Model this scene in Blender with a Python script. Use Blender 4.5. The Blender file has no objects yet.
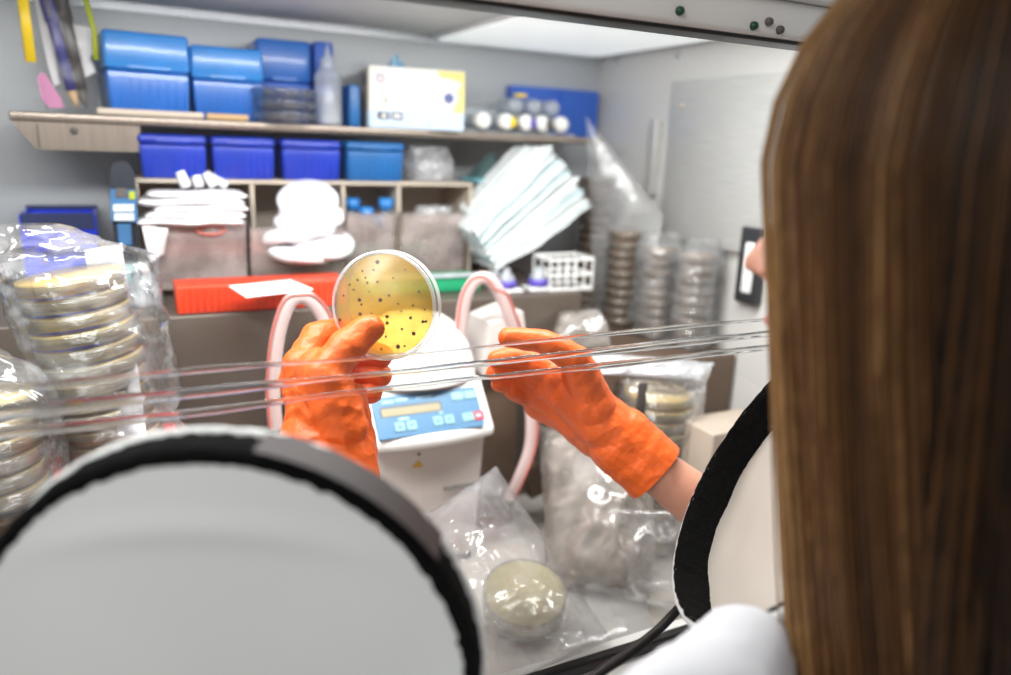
import bpy, bmesh, math, random
from mathutils import Vector, Matrix, Quaternion, noise
random.seed(7)
PI = math.pi
V = Vector
SC = bpy.context.scene
COL = SC.collection
CZ = 1.5                                   # height of the photographer's camera above the lab floor

# ------------------------------------------------------------------ camera
FPX = 750.0
def cam_axes(yaw, pitch, roll):
    y, p, r = map(math.radians, (yaw, pitch, roll))
    f = V((math.sin(y)*math.cos(p), math.cos(y)*math.cos(p), math.sin(p)))
    rt = V((math.cos(y), -math.sin(y), 0)); up = rt.cross(f)
    return f, math.cos(r)*rt + math.sin(r)*up, -math.sin(r)*rt + math.cos(r)*up
CF, CR, CU = cam_axes(27, -14.5, 2.3)
def P(x, y, d=None, X=None, Y=None, Z=None):
    """point of the place that the photo shows at (x, y): at depth d or on a plane of the cabinet"""
    r = CF + CR*((x-505.5)/FPX) + CU*((337.5-y)/FPX)
    t = d if d is not None else X/r.x if X is not None else Y/r.y if Y is not None else Z/r.z
    return r*t
cd = bpy.data.cameras.new('camera')
cam = bpy.data.objects.new('camera', cd); COL.objects.link(cam)
cam.matrix_world = Matrix.Translation((0, 0, CZ)) @ Matrix((CR, CU, -CF)).transposed().to_4x4()
cd.sensor_width = 36; cd.lens = FPX/1011*36
cd.clip_start = .02
cd.dof.use_dof = True; cd.dof.focus_distance = .625; cd.dof.aperture_fstop = 2.3
SC.camera = cam
SC.view_settings.view_transform = 'Standard'; SC.view_settings.look = 'None'
SC.view_settings.gamma = 1; SC.view_settings.use_curve_mapping = False
SC.view_settings.exposure = -0.1

# ------------------------------------------------------------------ materials
def lin(c):
    return tuple(((v/255)/12.92 if v/255 <= .04045 else ((v/255+.055)/1.055)**2.4) for v in c)
def pm(name, col, rough=.5, metal=0, var=.08, scale=30, bump=0, bscale=60, stretch=None, sss=0, coat=0, trans=0, ior=1.5, spec=.5):
    m = bpy.data.materials.new(name); m.use_nodes = True
    nt = m.node_tree; b = nt.nodes['Principled BSDF']; L = nt.links.new
    c = lin(col)
    tc = nt.nodes.new('ShaderNodeTexCoord'); mp = nt.nodes.new('ShaderNodeMapping')
    L(tc.outputs['Object'], mp.inputs[0])
    if stretch: mp.inputs['Scale'].default_value = stretch
    n = nt.nodes.new('ShaderNodeTexNoise'); n.inputs['Scale'].default_value = scale; n.inputs['Detail'].default_value = 3
    L(mp.outputs[0], n.inputs['Vector'])
    r = nt.nodes.new('ShaderNodeValToRGB')
    r.color_ramp.elements[0].position = .3; r.color_ramp.elements[1].position = .7
    r.color_ramp.elements[0].color = tuple(max(0, v*(1-var)) for v in c)+(1,)
    r.color_ramp.elements[1].color = tuple(min(1, v*(1+var)) for v in c)+(1,)
    L(n.outputs['Fac'], r.inputs[0]); L(r.outputs[0], b.inputs['Base Color'])
    b.inputs['Roughness'].default_value = rough; b.inputs['Metallic'].default_value = metal
    b.inputs['IOR'].default_value = ior; b.inputs['Specular IOR Level'].default_value = spec
    if sss: b.inputs['Subsurface Weight'].default_value = sss; b.inputs['Subsurface Scale'].default_value = .006
    if coat: b.inputs['Coat Weight'].default_value = coat
    if trans: b.inputs['Transmission Weight'].default_value = trans
    if bump:
        n2 = nt.nodes.new('ShaderNodeTexNoise'); n2.inputs['Scale'].default_value = bscale; n2.inputs['Detail'].default_value = 4
        L(mp.outputs[0], n2.inputs['Vector'])
        bp = nt.nodes.new('ShaderNodeBump'); bp.inputs['Strength'].default_value = bump; bp.inputs['Distance'].default_value = .004
        L(n2.outputs['Fac'], bp.inputs['Height']); L(bp.outputs[0], b.inputs['Normal'])
    return m
def film(name, tint, body, opac, gl0=.04, gl1=.6, rough=.12, bump=0, bscale=40, var=.4, vscale=25):
    """thin see-through plastic: clear + milky body + sheen that grows towards grazing angles"""
    m = bpy.data.materials.new(name); m.use_nodes = True
    nt = m.node_tree; L = nt.links.new; N = nt.nodes.new
    nt.nodes.remove(nt.nodes['Principled BSDF']); out = nt.nodes['Material Output']
    t = N('ShaderNodeBsdfTransparent'); t.inputs[0].default_value = lin(tint)+(1,)
    d = N('ShaderNodeBsdfPrincipled'); d.inputs['Base Color'].default_value = lin(body)+(1,); d.inputs['Roughness'].default_value = .35
    g = N('ShaderNodeBsdfAnisotropic'); g.inputs['Roughness'].default_value = rough
    tc = N('ShaderNodeTexCoord'); n = N('ShaderNodeTexNoise'); n.inputs['Scale'].default_value = vscale
    L(tc.outputs['Object'], n.inputs['Vector'])
    mr = N('ShaderNodeMapRange'); mr.inputs[1].default_value = .35; mr.inputs[2].default_value = .7
    mr.inputs[3].default_value = opac*(1-var); mr.inputs[4].default_value = opac*(1+var)
    L(n.outputs['Fac'], mr.inputs[0])
    m1 = N('ShaderNodeMixShader'); L(mr.outputs[0], m1.inputs[0]); L(t.outputs[0], m1.inputs[1]); L(d.outputs[0], m1.inputs[2])
    lw = N('ShaderNodeLayerWeight'); lw.inputs[0].default_value = .16
    m2r = N('ShaderNodeMapRange'); m2r.inputs[3].default_value = gl0; m2r.inputs[4].default_value = gl1
    L(lw.outputs['Fresnel'], m2r.inputs[0])
    m2 = N('ShaderNodeMixShader'); L(m2r.outputs[0], m2.inputs[0]); L(m1.outputs[0], m2.inputs[1]); L(g.outputs[0], m2.inputs[2])
    if bump:
        n2 = N('ShaderNodeTexNoise'); n2.inputs['Scale'].default_value = bscale; n2.inputs['Detail'].default_value = 2
        L(tc.outputs['Object'], n2.inputs['Vector'])
        bp = N('ShaderNodeBump'); bp.inputs['Strength'].default_value = bump; bp.inputs['Distance'].default_value = .01
        L(n2.outputs['Fac'], bp.inputs['Height'])
        for x in (d, g, lw): L(bp.outputs[0], x.inputs['Normal'])
    L(m2.outputs[0], out.inputs[0])
    return m
def glow(name, col, strength):
    m = pm(name, col, .6); b = m.node_tree.nodes['Principled BSDF']
    b.inputs['Emission Color'].default_value = lin(col)+(1,); b.inputs['Emission Strength'].default_value = strength
    return m
M = dict(
    wall=pm('wall_paint', (180, 184, 188), .38, .15, .03, 4, .03, 200),
    wall_r=pm('side_wall_panel', (214, 213, 210), .35, .05, .03, 3),
    ceil=pm('ceiling_panel', (226, 229, 228), .5, 0, .02, 4),
    steel=pm('brushed_steel', (196, 196, 194), .38, .35, .08, 20, .05, 90, (1, 1, 18)),
    shelf=pm('shelf_steel', (150, 138, 128), .3, .7, .1, 12, .03, 60, (18, 1, 1)),
    riser=pm('dark_step', (98, 88, 80), .4, .35, .1, 14, .05, 120, (1, 1, .1)),
    deck=pm('cabinet_deck', (196, 192, 186), .3, .2, .05, 8),
    alu=pm('aluminium', (200, 203, 208), .25, .8, .05, 20, 0, 60, (.1, 8, 8)),
    cream=pm('door_face', (198, 192, 182), .6, 0, .03, 5),
    white=pm('white_plastic', (236, 237, 236), .35, 0, .02, 12),
    case=pm('instrument_case', (206, 198, 194), .45, 0, .03, 20),
    lid=pm('instrument_lid', (243, 243, 242), .25, 0, .01, 10),
    paper=pm('white_paper', (240, 240, 242), .85, 0, .03, 25, .08, 60),
    gauze=pm('white_gauze', (240, 240, 244), .9, 0, .03, 60, .2, 120),
    sleeve=pm('white_sleeve_fabric', (226, 229, 228), .6, 0, .03, 5, .04, 300),
    band=pm('black_pile_band', (10, 10, 10), .95, 0, .5, 300, .8, 500, spec=.15),
    flap=pm('brown_strap', (58, 48, 48), .6, 0, .1, 60),
    coatm=pm('lab_coat', (206, 208, 214), .8, 0, .03, 40, .15, 90),
    black=pm('black_rubber', (24, 21, 21), .4, 0, .2, 40),
    glove=pm('orange_nitrile', (224, 98, 34), .45, 0, .06, 25, .3, 190, spec=.4, sss=.12),
    skin=pm('skin', (204, 148, 124), .5, 0, .06, 40, .08, 300, sss=.2),
    lip=pm('lips', (176, 98, 92), .45), eye=pm('eye_white', (232, 228, 222), .2), iris=pm('iris', (70, 92, 100), .15),
    tipb=pm('blue_tip_box', (26, 106, 196), .3, 0, .12, 14, 0, 60, coat=.3),
    tipl=pm('light_blue_lid', (50, 136, 216), .25, 0, .18, 12, 0, 60, coat=.3),
    tipd=pm('deep_blue_rack', (20, 52, 168), .3, 0, .15, 16, coat=.3),
    tipt=pm('teal_blue_rack', (24, 96, 160), .35, 0, .15, 14),
    navy=pm('blue_carton', (46, 98, 196), .45, 0, .06, 10),
    bright=pm('bright_blue_bin', (36, 66, 226), .3, 0, .15, 10),
    darkblue=pm('dark_blue', (36, 48, 92), .4, 0, .15, 14),
    card=pm('carton_white', (244, 243, 236), .55, 0, .02, 20),
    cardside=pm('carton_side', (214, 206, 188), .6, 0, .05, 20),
    cardblue=pm('carton_pale_blue', (196, 216, 240), .55, 0, .04, 15),
    cardyel=pm('carton_yellow', (238, 222, 140), .55, 0, .08, 20),
    ink=pm('dark_print', (56, 52, 56), .6), inkb=pm('blue_print', (96, 112, 176), .6), inkp=pm('pale_print', (196, 180, 206), .6),
    tissue=pm('pale_blue_tissue', (150, 196, 226), .8, 0, .06, 30),
    taupe=pm('organiser_back', (196, 184, 172), .5, 0, .1, 9),
    beige=pm('organiser_edge', (196, 184, 168), .4, 0, .06, 14),
    orange=pm('orange_rack', (212, 62, 28), .45, 0, .1, 20),
    red=pm('red_tray', (196, 34, 36), .4, 0, .08, 20),
    mask=pm('pale_mask_fabric', (220, 227, 228), .85, 0, .05, 30, .25, 130),
    maskb=pm('blue_mask_fabric', (198, 217, 222), .85, 0, .07, 30, .25, 130),
    capw=pm('white_cap', (236, 236, 234), .4), yel=pm('yellow_plastic', (240, 206, 40), .4), purple=pm('purple_plastic', (84, 66, 176), .35),
    greyd=pm('grey_plastic', (88, 82, 80), .5), pink=pm('pink_plastic', (206, 130, 176), .4), teal=pm('dull_teal_cloth', (64, 90, 92), .85, 0, .12, 30, .2, 60),
    tealb=pm('light_teal_hem', (96, 158, 172), .8), green=pm('green_plastic', (30, 150, 104), .35, 0, .1, 14),
    pen=pm('blue_pen', (44, 44, 128), .35), penb=pm('black_pen', (46, 40, 36), .4, 0, .2, 40), wood=pm('bare_wood', (196, 164, 120), .6, 0, .1, 30),
    gscrew=pm('green_screw', (10, 70, 42), .35),
    panelb=pm('keypad_blue', (66, 116, 154), .4, 0, .03, 20), key=pm('key_pale', (126, 172, 180), .45), keyr=pm('key_red', (196, 40, 64), .4),
    lcd=pm('lcd', (142, 136, 106), .3), lcdf=pm('lcd_recess', (72, 86, 100), .4), printw=pm('white_print', (150, 186, 208), .5),
    warn=pm('warning_yellow', (206, 164, 60), .5), greytext=pm('grey_print', (132, 134, 130), .5),
    strap=pm('pale_pink_strap', (198, 176, 174), .35, 0, .05, 20), strapr=pm('red_strap_edge', (196, 110, 100), .45),
    brownish=pm('brown_box', (92, 74, 60), .5, 0, .15, 12), beigebox=pm('beige_box', (172, 160, 146), .55, 0, .06, 20),
    hair=pm('hair_under', (44, 28, 15), .5, 0, .35, 9, .3, 90, (14, 14, .6)),
    dgrey=pm('dark_instrument', (34, 40, 52), .4, 0, .15, 20), steelb=pm('steel_blue', (62, 110, 156), .35, 0, .12, 30), plabel=pm('pale_label', (206, 216, 220), .5), aqua=pm('pale_aqua', (132, 176, 176), .4, 0, .1, 20),
    yellbl=pm('olive_sticker', (160, 172, 40), .5), hook=pm('handle_black', (40, 40, 44), .4),
    trousers=pm('dark_trousers', (42, 46, 60), .85), shoe=pm('white_shoe', (220, 220, 220), .5), lab=pm('lab_floor', (120, 122, 124), .5, 0, .05, 3),
    glassw=film('window_acrylic', (252, 253, 253), (255, 255, 255), .005, .006, .5, .02, vscale=4),
    bag=film('clear_bag_film', (252, 252, 252), (246, 248, 250), .09, .06, .65, .13, .7, 46, .85),
    bagm=film('milky_bag_film', (240, 240, 242), (232, 234, 238), .34, .09, .7, .2, .5, 30),
    bagz=film('zip_bag_film', (250, 250, 250), (246, 247, 250), .13, .07, .75, .13, .5, 40),
    bagw=film('flap_film', (244, 244, 246), (244, 245, 250), .5, .06, .6, .2, .3, 40),
    silver=film('wrinkled_silver_bag', (214, 208, 202), (196, 190, 184), .42, .12, .8, .16, .25, 14),
    pouch=film('pouch_film', (250, 250, 250), (240, 240, 240), .03, .015, .14, .2),
    dishw=film('dish_polystyrene', (252, 252, 250), (246, 246, 244), .03, .012, .3, .3),
    rimw=film('dish_rim', (246, 246, 246), (240, 240, 242), .34, .1, .5, .15),
    bagt=film('thin_bag_film', (250, 250, 250), (236, 238, 240), .12, .05, .5, .2, .3, 20),
    clear=film('clear_polystyrene', (247, 248, 248), (240, 242, 244), .03, .03, .45, .06),
    frost=film('frosted_polypropylene', (232, 238, 244), (226, 232, 238), .42, .05, .5, .3),
    bin=film('clear_bin_acrylic', (240, 234, 230), (222, 208, 206), .32, .06, .6, .12),
)
def agar_mat(name, tint, body, opac, ts=.5):
    m = bpy.data.materials.new(name); m.use_nodes = True
    nt = m.node_tree; L = nt.links.new; N = nt.nodes.new
    nt.nodes.remove(nt.nodes['Principled BSDF']); out = nt.nodes['Material Output']
    t = N('ShaderNodeBsdfTransparent'); d = N('ShaderNodeBsdfPrincipled'); d.inputs['Roughness'].default_value = .2
    d.inputs['Subsurface Weight'].default_value = 0
    tc = N('ShaderNodeTexCoord'); n = N('ShaderNodeTexNoise'); n.inputs['Scale'].default_value = 60; n.inputs['Detail'].default_value = 5
    L(tc.outputs['Object'], n.inputs['Vector'])
    r = N('ShaderNodeValToRGB'); r.color_ramp.elements[0].position = .36; r.color_ramp.elements[1].position = .5
    c = lin(tint)
    r.color_ramp.elements[0].color = tuple(v*.84 for v in c)+(1,); r.color_ramp.elements[1].color = c+(1,)
    L(n.outputs['Fac'], r.inputs[0]); L(r.outputs[0], t.inputs[0])
    d.inputs['Base Color'].default_value = lin(body)+(1,)
    tl = N('ShaderNodeBsdfTranslucent'); tl.inputs[0].default_value = lin(body)+(1,)
    a = N('ShaderNodeMixShader'); a.inputs[0].default_value = ts; L(d.outputs[0], a.inputs[1]); L(tl.outputs[0], a.inputs[2])
    mx = N('ShaderNodeMixShader'); mx.inputs[0].default_value = opac
    L(t.outputs[0], mx.inputs[1]); L(a.outputs[0], mx.inputs[2]); L(mx.outputs[0], out.inputs[0])
    return m
M['agar'] = agar_mat('yellow_agar', (255, 236, 176), (250, 220, 84), .36, .7)
M['agarp'] = agar_mat('pale_agar', (248, 222, 150), (240, 208, 130), .88, .3)
M['agarb'] = agar_mat('dull_brown_agar', (206, 178, 152), (190, 158, 130), .8, .3)
M['agary'] = agar_mat('cream_agar', (252, 244, 200), (250, 240, 190), .75, .3)
M['colony'] = pm('dark_colony', (62, 50, 8), .5)
M['mist'] = pm('hair_light', (150, 108, 62), .4, 0, .2, 9, 0, 60, (10, 10, .5))

def glass_mat():
    m = bpy.data.materials.new('moulded_acrylic'); m.use_nodes = True
    b = m.node_tree.nodes['Principled BSDF']
    b.inputs['Transmission Weight'].default_value = 1; b.inputs['Roughness'].default_value = .01; b.inputs['IOR'].default_value = 1.49
    b.inputs['Base Color'].default_value = (.96, .97, .97, 1)
    return m
M['lens'] = glass_mat()
def hair_mat():
    m = bpy.data.materials.new('brown_hair'); m.use_nodes = True
    nt = m.node_tree; L = nt.links.new; b = nt.nodes['Principled BSDF']
    a = nt.nodes.new('ShaderNodeAttribute'); a.attribute_name = 'tone'
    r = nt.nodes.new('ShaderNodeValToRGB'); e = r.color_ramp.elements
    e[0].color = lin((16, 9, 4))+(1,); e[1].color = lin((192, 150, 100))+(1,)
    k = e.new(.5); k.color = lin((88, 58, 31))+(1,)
    n = nt.nodes.new('ShaderNodeTexNoise'); n.inputs['Scale'].default_value = 40
    mx = nt.nodes.new('ShaderNodeMath'); mx.operation = 'MULTIPLY_ADD'; mx.inputs[1].default_value = .3
    L(n.outputs['Fac'], mx.inputs[0]); L(a.outputs['Fac'], mx.inputs[2])
    s = nt.nodes.new('ShaderNodeMath'); s.operation = 'SUBTRACT'; s.inputs[1].default_value = .15
    L(mx.outputs[0], s.inputs[0]); L(s.outputs[0], r.inputs[0]); L(r.outputs[0], b.inputs['Base Color'])
    b.inputs['Roughness'].default_value = .42; b.inputs['Specular IOR Level'].default_value = .22
    return m
M['hairs'] = hair_mat()

# ------------------------------------------------------------------ mesh helpers
class MB:
    def __init__(s): s.v = []; s.f = []; s.sm = []
    def add(s, vs, fs, smooth=False, mat=None):
        o = len(s.v)
        s.v += [(mat @ V(v) if mat else V(v)) for v in vs]
        s.f += [tuple(i+o for i in f) for f in fs]; s.sm += [smooth]*len(fs)
        return s
    def box(s, c, size, mat=None, bev=0, taper=1.0):
        x, y, z = (k/2 for k in size); c = V(c)
        if bev <= 0:
            vs = [c+V((sx*x*(taper if sz < 0 else 1), sy*y*(taper if sz < 0 else 1), sz*z)) for sz in (-1, 1) for sy in (-1, 1) for sx in (-1, 1)]
            fs = [(0, 2, 3, 1), (4, 5, 7, 6), (0, 1, 5, 4), (2, 6, 7, 3), (0, 4, 6, 2), (1, 3, 7, 5)]
            return s.add(vs, fs, False, mat)
        bm = bmesh.new(); bmesh.ops.create_cube(bm, size=1)
        for v in bm.verts:
            t = taper if v.co.z < 0 else 1
            v.co = V((v.co.x*2*x*t, v.co.y*2*y*t, v.co.z*2*z))+c
        bmesh.ops.bevel(bm, geom=bm.edges[:], offset=min(bev, .45*min(size)), segments=3, affect='EDGES', profile=.5)
        bm.verts.index_update()
        s.add([v.co.copy() for v in bm.verts], [[v.index for v in f.verts] for f in bm.faces], True, mat); bm.free()
        return s
    def prism(s, poly, a, b, axis='Y', mat=None):
        """poly in the two other axes, from a to b along axis"""
        n = len(poly)
        def pt(p, t): return (t, p[0], p[1]) if axis == 'X' else (p[0], t, p[1]) if axis == 'Y' else (p[0], p[1], t)
        vs = [pt(p, a) for p in poly]+[pt(p, b) for p in poly]
        fs = [tuple(range(n)), tuple(range(2*n-1, n-1, -1))]+[(i, i+n, (i+1) % n+n, (i+1) % n) for i in range(n)]
        return s.add(vs, fs, False, mat)
    def tube(s, pts, r, n=10, closed=False, flat=None, smooth=True):
        pts = [V(p) for p in pts]; k = len(pts)
        if not isinstance(r, (list, tuple)): r = [r]*k
        up = None; vs = []
        for i, p in enumerate(pts):
            t = (pts[min(i+1, k-1)]-pts[max(i-1, 0)])
            if t.length < 1e-9: t = V((0, 0, 1))
            t.normalize()
            if up is None:
                up = V((0, 0, 1)) if abs(t.z) < .9 else V((1, 0, 0))
                if flat is not None: up = V(flat)
            a = t.cross(up).normalized(); u2 = a.cross(t).normalized(); up = u2
            ra, rb = r[i] if isinstance(r[i], (tuple, list)) else (r[i], r[i])
            for j in range(n):
                th = 2*PI*j/n; vs.append(p+a*math.cos(th)*ra+u2*math.sin(th)*rb)
        fs = [(i*n+j, i*n+(j+1) % n, (i+1)*n+(j+1) % n, (i+1)*n+j) for i in range(k-1) for j in range(n)]
        fs += [tuple(range(n-1, -1, -1)), tuple((k-1)*n+j for j in range(n))]
        return s.add(vs, fs, smooth)
    def lathe(s, prof, n=40, mat=None, smooth=True):
        """prof: (r, z) pairs round local Z"""
        vs = []; fs = []; k = len(prof)
        for r, z in prof:
            for j in range(n): vs.append((max(r, 1e-5)*math.cos(2*PI*j/n), max(r, 1e-5)*math.sin(2*PI*j/n), z))
        for i in range(k-1):
            for j in range(n): fs.append((i*n+j, i*n+(j+1) % n, (i+1)*n+(j+1) % n, (i+1)*n+j))
        return s.add(vs, fs, smooth, mat)
    def ball(s, c, r, n=16, mat=None):
        if not isinstance(r, (tuple, list)): r = (r, r, r)
        c = V(c); prof = [(math.sin(PI*i/n), -math.cos(PI*i/n)) for i in range(n+1)]
        T = Matrix.Translation(c) @ (mat or Matrix()) @ Matrix.Diagonal((*r, 1))
        return s.lathe(prof, 2*n, T)
    def grid(s, fn, nu, nv, closed_u=False, smooth=True):
        vs = [fn(i/(nu if closed_u else nu-1), j/(nv-1)) for j in range(nv) for i in range(nu)]
        fs = [(j*nu+i, j*nu+(i+1) % nu, (j+1)*nu+(i+1) % nu, (j+1)*nu+i) for j in range(nv-1) for i in range(nu if closed_u else nu-1)]
        return s.add(vs, fs, smooth)
def mesh_of(mb, name, shift=None):
    me = bpy.data.meshes.new(name)
    sh = shift or V((0, 0, 0))
    me.from_pydata([v-sh for v in mb.v], [], mb.f)
    me.polygons.foreach_set('use_smooth', mb.sm)
    bm = bmesh.new(); bm.from_mesh(me); bmesh.ops.recalc_face_normals(bm, faces=bm.faces); bm.to_mesh(me); bm.free()
    me.update(); return me
def tag(o, label=None, cat=None, group=None, kind=None):
    if label: o['label'] = label
    if cat: o['category'] = cat
    if group: o['group'] = group
    if kind: o['kind'] = kind
    return o
def thing(name, label, cat, loc=(0, 0, 0), rot=None, group=None):
    o = bpy.data.objects.new(name, None); COL.objects.link(o); o.empty_display_size = .02
    o.location = V(loc)+V((0, 0, CZ)); o['base'] = list(loc)
    if rot is not None: o.rotation_mode = 'QUATERNION'; o.rotation_quaternion = rot
    return tag(o, label, cat, group)
def root_base(p):
    while p.parent: p = p.parent
    return V(p['base']) if 'base' in p.keys() else V((0, 0, 0))
def part(name, mb, mat, parent, local=False, label=None, kind=None):
    """a child mesh; given in camera-height world coordinates unless local"""
    me = mb if isinstance(mb, bpy.types.Mesh) else mesh_of(mb, name, None if local else root_base(parent))
    if not me.materials: me.materials.append(M[mat])
    o = bpy.data.objects.new(name, me); COL.objects.link(o); o.parent = parent
    return tag(o, label, None, None, kind)
def solo(name, mb, mat, label=None, cat=None, group=None, kind=None, base=None):
    """a top-level single mesh, its origin put at its base"""
    if base is None:
        xs = [v.x for v in mb.v]; ys = [v.y for v in mb.v]; zs = [v.z for v in mb.v]
        base = V(((min(xs)+max(xs))/2, (min(ys)+max(ys))/2, min(zs)))
    me = mesh_of(mb, name, V(base)); me.materials.append(M[mat])
    o = bpy.data.objects.new(name, me); COL.objects.link(o)
    o.location = V(base)+V((0, 0, CZ)); o['base'] = list(base)
    return tag(o, label, cat, group, kind)
def struct(name, mb, mat): return solo(name, mb, mat, kind='structure')
def dup(root, loc, label=None, rot=None):
    r = root.copy(); COL.objects.link(r); r.location = V(loc)+V((0, 0, CZ)); r['base'] = list(loc)
    if label: r['label'] = label
    if rot is not None: r.rotation_mode = 'QUATERNION'; r.rotation_quaternion = rot
    for ch in list(root.children):
        c = ch.copy(); COL.objects.link(c); c.parent = r
        for g in list(ch.children):
            d = g.copy(); COL.objects.link(d); d.parent = c
    return r
def frame(c, x, y, z):
    """matrix from local axes to the place"""
    m = Matrix((V(x).normalized(), V(y).normalized(), V(z).normalized())).transposed().to_4x4(); m.translation = V(c); return m
def crumple(p, f, seed=0):
    q = V(p)*f+V((seed*13.1, seed*7.7, seed*3.3))
    return (1-2*abs(noise.noise(q)))*.6+(1-2*abs(noise.noise(q*2.1)))*.3+(1-2*abs(noise.noise(q*4.3)))*.14-.45
def catmull(a, b, c, d, t):
    return .5*((2*b)+(c-a)*t+(2*a-5*b+4*c-d)*t*t+(3*b-a-3*c+d)*t**3)
def spline(pts, n):
    pts = [V(p) for p in pts]; k = len(pts)-1; out = []
    for i in range(n):
        u = i/(n-1)*k; j = min(int(u), k-1); t = u-j
        out.append(catmull(pts[max(j-1, 0)], pts[j], pts[j+1], pts[min(j+2, k)], t))
    return out
def sleeve_bag(rings, nu=72, nv=60, amp=.004, f=22, seed=0):
    """rings: (centre, axis1, axis2) from the bottom up"""
    C = spline([r[0] for r in rings], nv); A = spline([r[1] for r in rings], nv); B = spline([r[2] for r in rings], nv)
    mb = MB()
    def fn(u, v):
        j = min(int(round(v*(nv-1))), nv-1); th = 2*PI*u
        e = A[j]*math.cos(th)+B[j]*math.sin(th); p = C[j]+e
        return p+e.normalized()*(amp*crumple(p, f, seed)) if e.length > 1e-6 else p
    return mb.grid(fn, nu, nv, True)
def pillow(c00, c10, c01, c11, bulge, amp=.006, f=18, seed=0, n=44, thick=1.0):
    """a flat bag: two sheets between four corners that swell along bulge"""
    c00, c10, c01, c11, bulge = map(V, (c00, c10, c01, c11, bulge)); mb = MB()
    for s in (1, -.35*thick):
        def fn(u, v):
            p = c00*(1-u)*(1-v)+c10*u*(1-v)+c01*(1-u)*v+c11*u*v
            w = (max(0, 16*u*(1-u)*v*(1-v)))**.5
            return p+bulge*(w*s)+bulge.normalized()*(amp*crumple(p, f, seed+s)*(.35+.65*w))
        mb.grid(fn, n, n)
    return mb
def cone_prim(mb, p0, r0, p1, r1, n=14):
    p0, p1 = V(p0), V(p1); d = p1-p0; L = d.length
    if L < 1e-6: return mb.ball(p0, r0, 10)
    ca = max(-1, min(1, (r0-r1)/L)); a = math.acos(ca); prof = []
    for i in range(7):                                   # lower cap
        t = PI-(PI-a)*i/6; prof.append((r0*math.sin(t), r0*math.cos(t)))
    for i in range(7):
        t = a*(1-i/6); prof.append((r1*math.sin(t), L+r1*math.cos(t)))
    q = V((0, 0, 1)).rotation_difference(d)
    return mb.lathe(prof, n, Matrix.Translation(p0) @ q.to_matrix().to_4x4())
def fuse(mb, voxel, smooth=6, name='fused'):
    """one continuous surface out of overlapping forms"""
    me = bpy.data.meshes.new(name); me.from_pydata(mb.v, [], mb.f)
    o = bpy.data.objects.new('work', me); COL.objects.link(o)
    r = o.modifiers.new('r', 'REMESH'); r.mode = 'VOXEL'; r.voxel_size = voxel
    s = o.modifiers.new('s', 'SMOOTH'); s.factor = .5; s.iterations = smooth
    dg = bpy.context.evaluated_depsgraph_get()
    out = bpy.data.meshes.new_from_object(o.evaluated_get(dg)); out.name = name
    bpy.data.objects.remove(o); bpy.data.meshes.remove(me)
    out.polygons.foreach_set('use_smooth', [True]*len(out.polygons))
    return out
def finish(me, shift, mat, disp=None):
    nn = [v.normal.copy() for v in me.vertices]
    for v, n in zip(me.vertices, nn):
        if disp: v.co = v.co+n*disp(v.co, n)
        v.co = v.co-shift
    me.materials.clear(); me.materials.append(M[mat]); me.update(); return me
def rrect(w, h, r, n=5):
    out = []
    for cx, cy, a0 in ((w/2-r, h/2-r, 0), (-w/2+r, h/2-r, PI/2), (-w/2+r, -h/2+r, PI), (w/2-r, -h/2+r, 1.5*PI)):
        for i in range(n+1): out.append((cx+r*math.cos(a0+PI/2*i/n), cy+r*math.sin(a0+PI/2*i/n)))
    return out
ORD = ['topmost', 'second', 'third', 'fourth', 'fifth', 'sixth', 'seventh', 'eighth', 'ninth', 'tenth', 'eleventh', 'twelfth', 'thirteenth', 'fourteenth', 'fifteenth', 'sixteenth', 'seventeenth', 'eighteenth', 'nineteenth', 'twentieth']

# ------------------------------------------------------------------ the cabinet
XL, XR, YB, YW, ZC, ZF = -.42, .762, 1.17, .50, .157, -.50
T = .012
struct('wall_back', MB().box(((XL+XR)/2, YB+T/2, (ZF+ZC)/2), (XR-XL+2*T, T, ZC-ZF)), 'wall')
wr = MB().box((XR+T/2, (YB+YW)/2, (ZF+ZC)/2), (T, YB-YW, ZC-ZF))
wall_right = struct('wall_right', wr, 'wall_r')
struct('wall_left', MB().box((XL-T/2, (YB+YW)/2, (ZF+ZC)/2), (T, YB-YW, ZC-ZF)), 'wall')
struct('ceiling', MB().box(((XL+XR)/2, (YB+YW)/2, ZC+T/2), (XR-XL+2*T, YB-YW+.02, T)), 'ceil')
struct('floor', MB().box(((XL+XR)/2, (YB+YW)/2+.02, ZF-T/2), (XR-XL+2*T, YB-YW+.02, T)), 'deck')
# cove strips in the corners
tr = MB(); tr.box(((XL+XR)/2, YB-.006, ZC-.005), (XR-XL, .012, .010)); struct('trim_1', tr, 'alu')
tr = MB(); tr.box((XR-.004, (YB+YW)/2, ZC-.003), (.008, YB-YW-.02, .006)); struct('trim_2', tr, 'alu')
# base cabinet and lab floor
struct('trim_3', MB().box(((XL+XR)/2, .84, -1.0), (XR-XL+.04, .66, .96), bev=.01), 'white')
struct('floor_room', MB().box((.2, .3, -1.505), (5, 5, .01)), 'lab')
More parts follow.
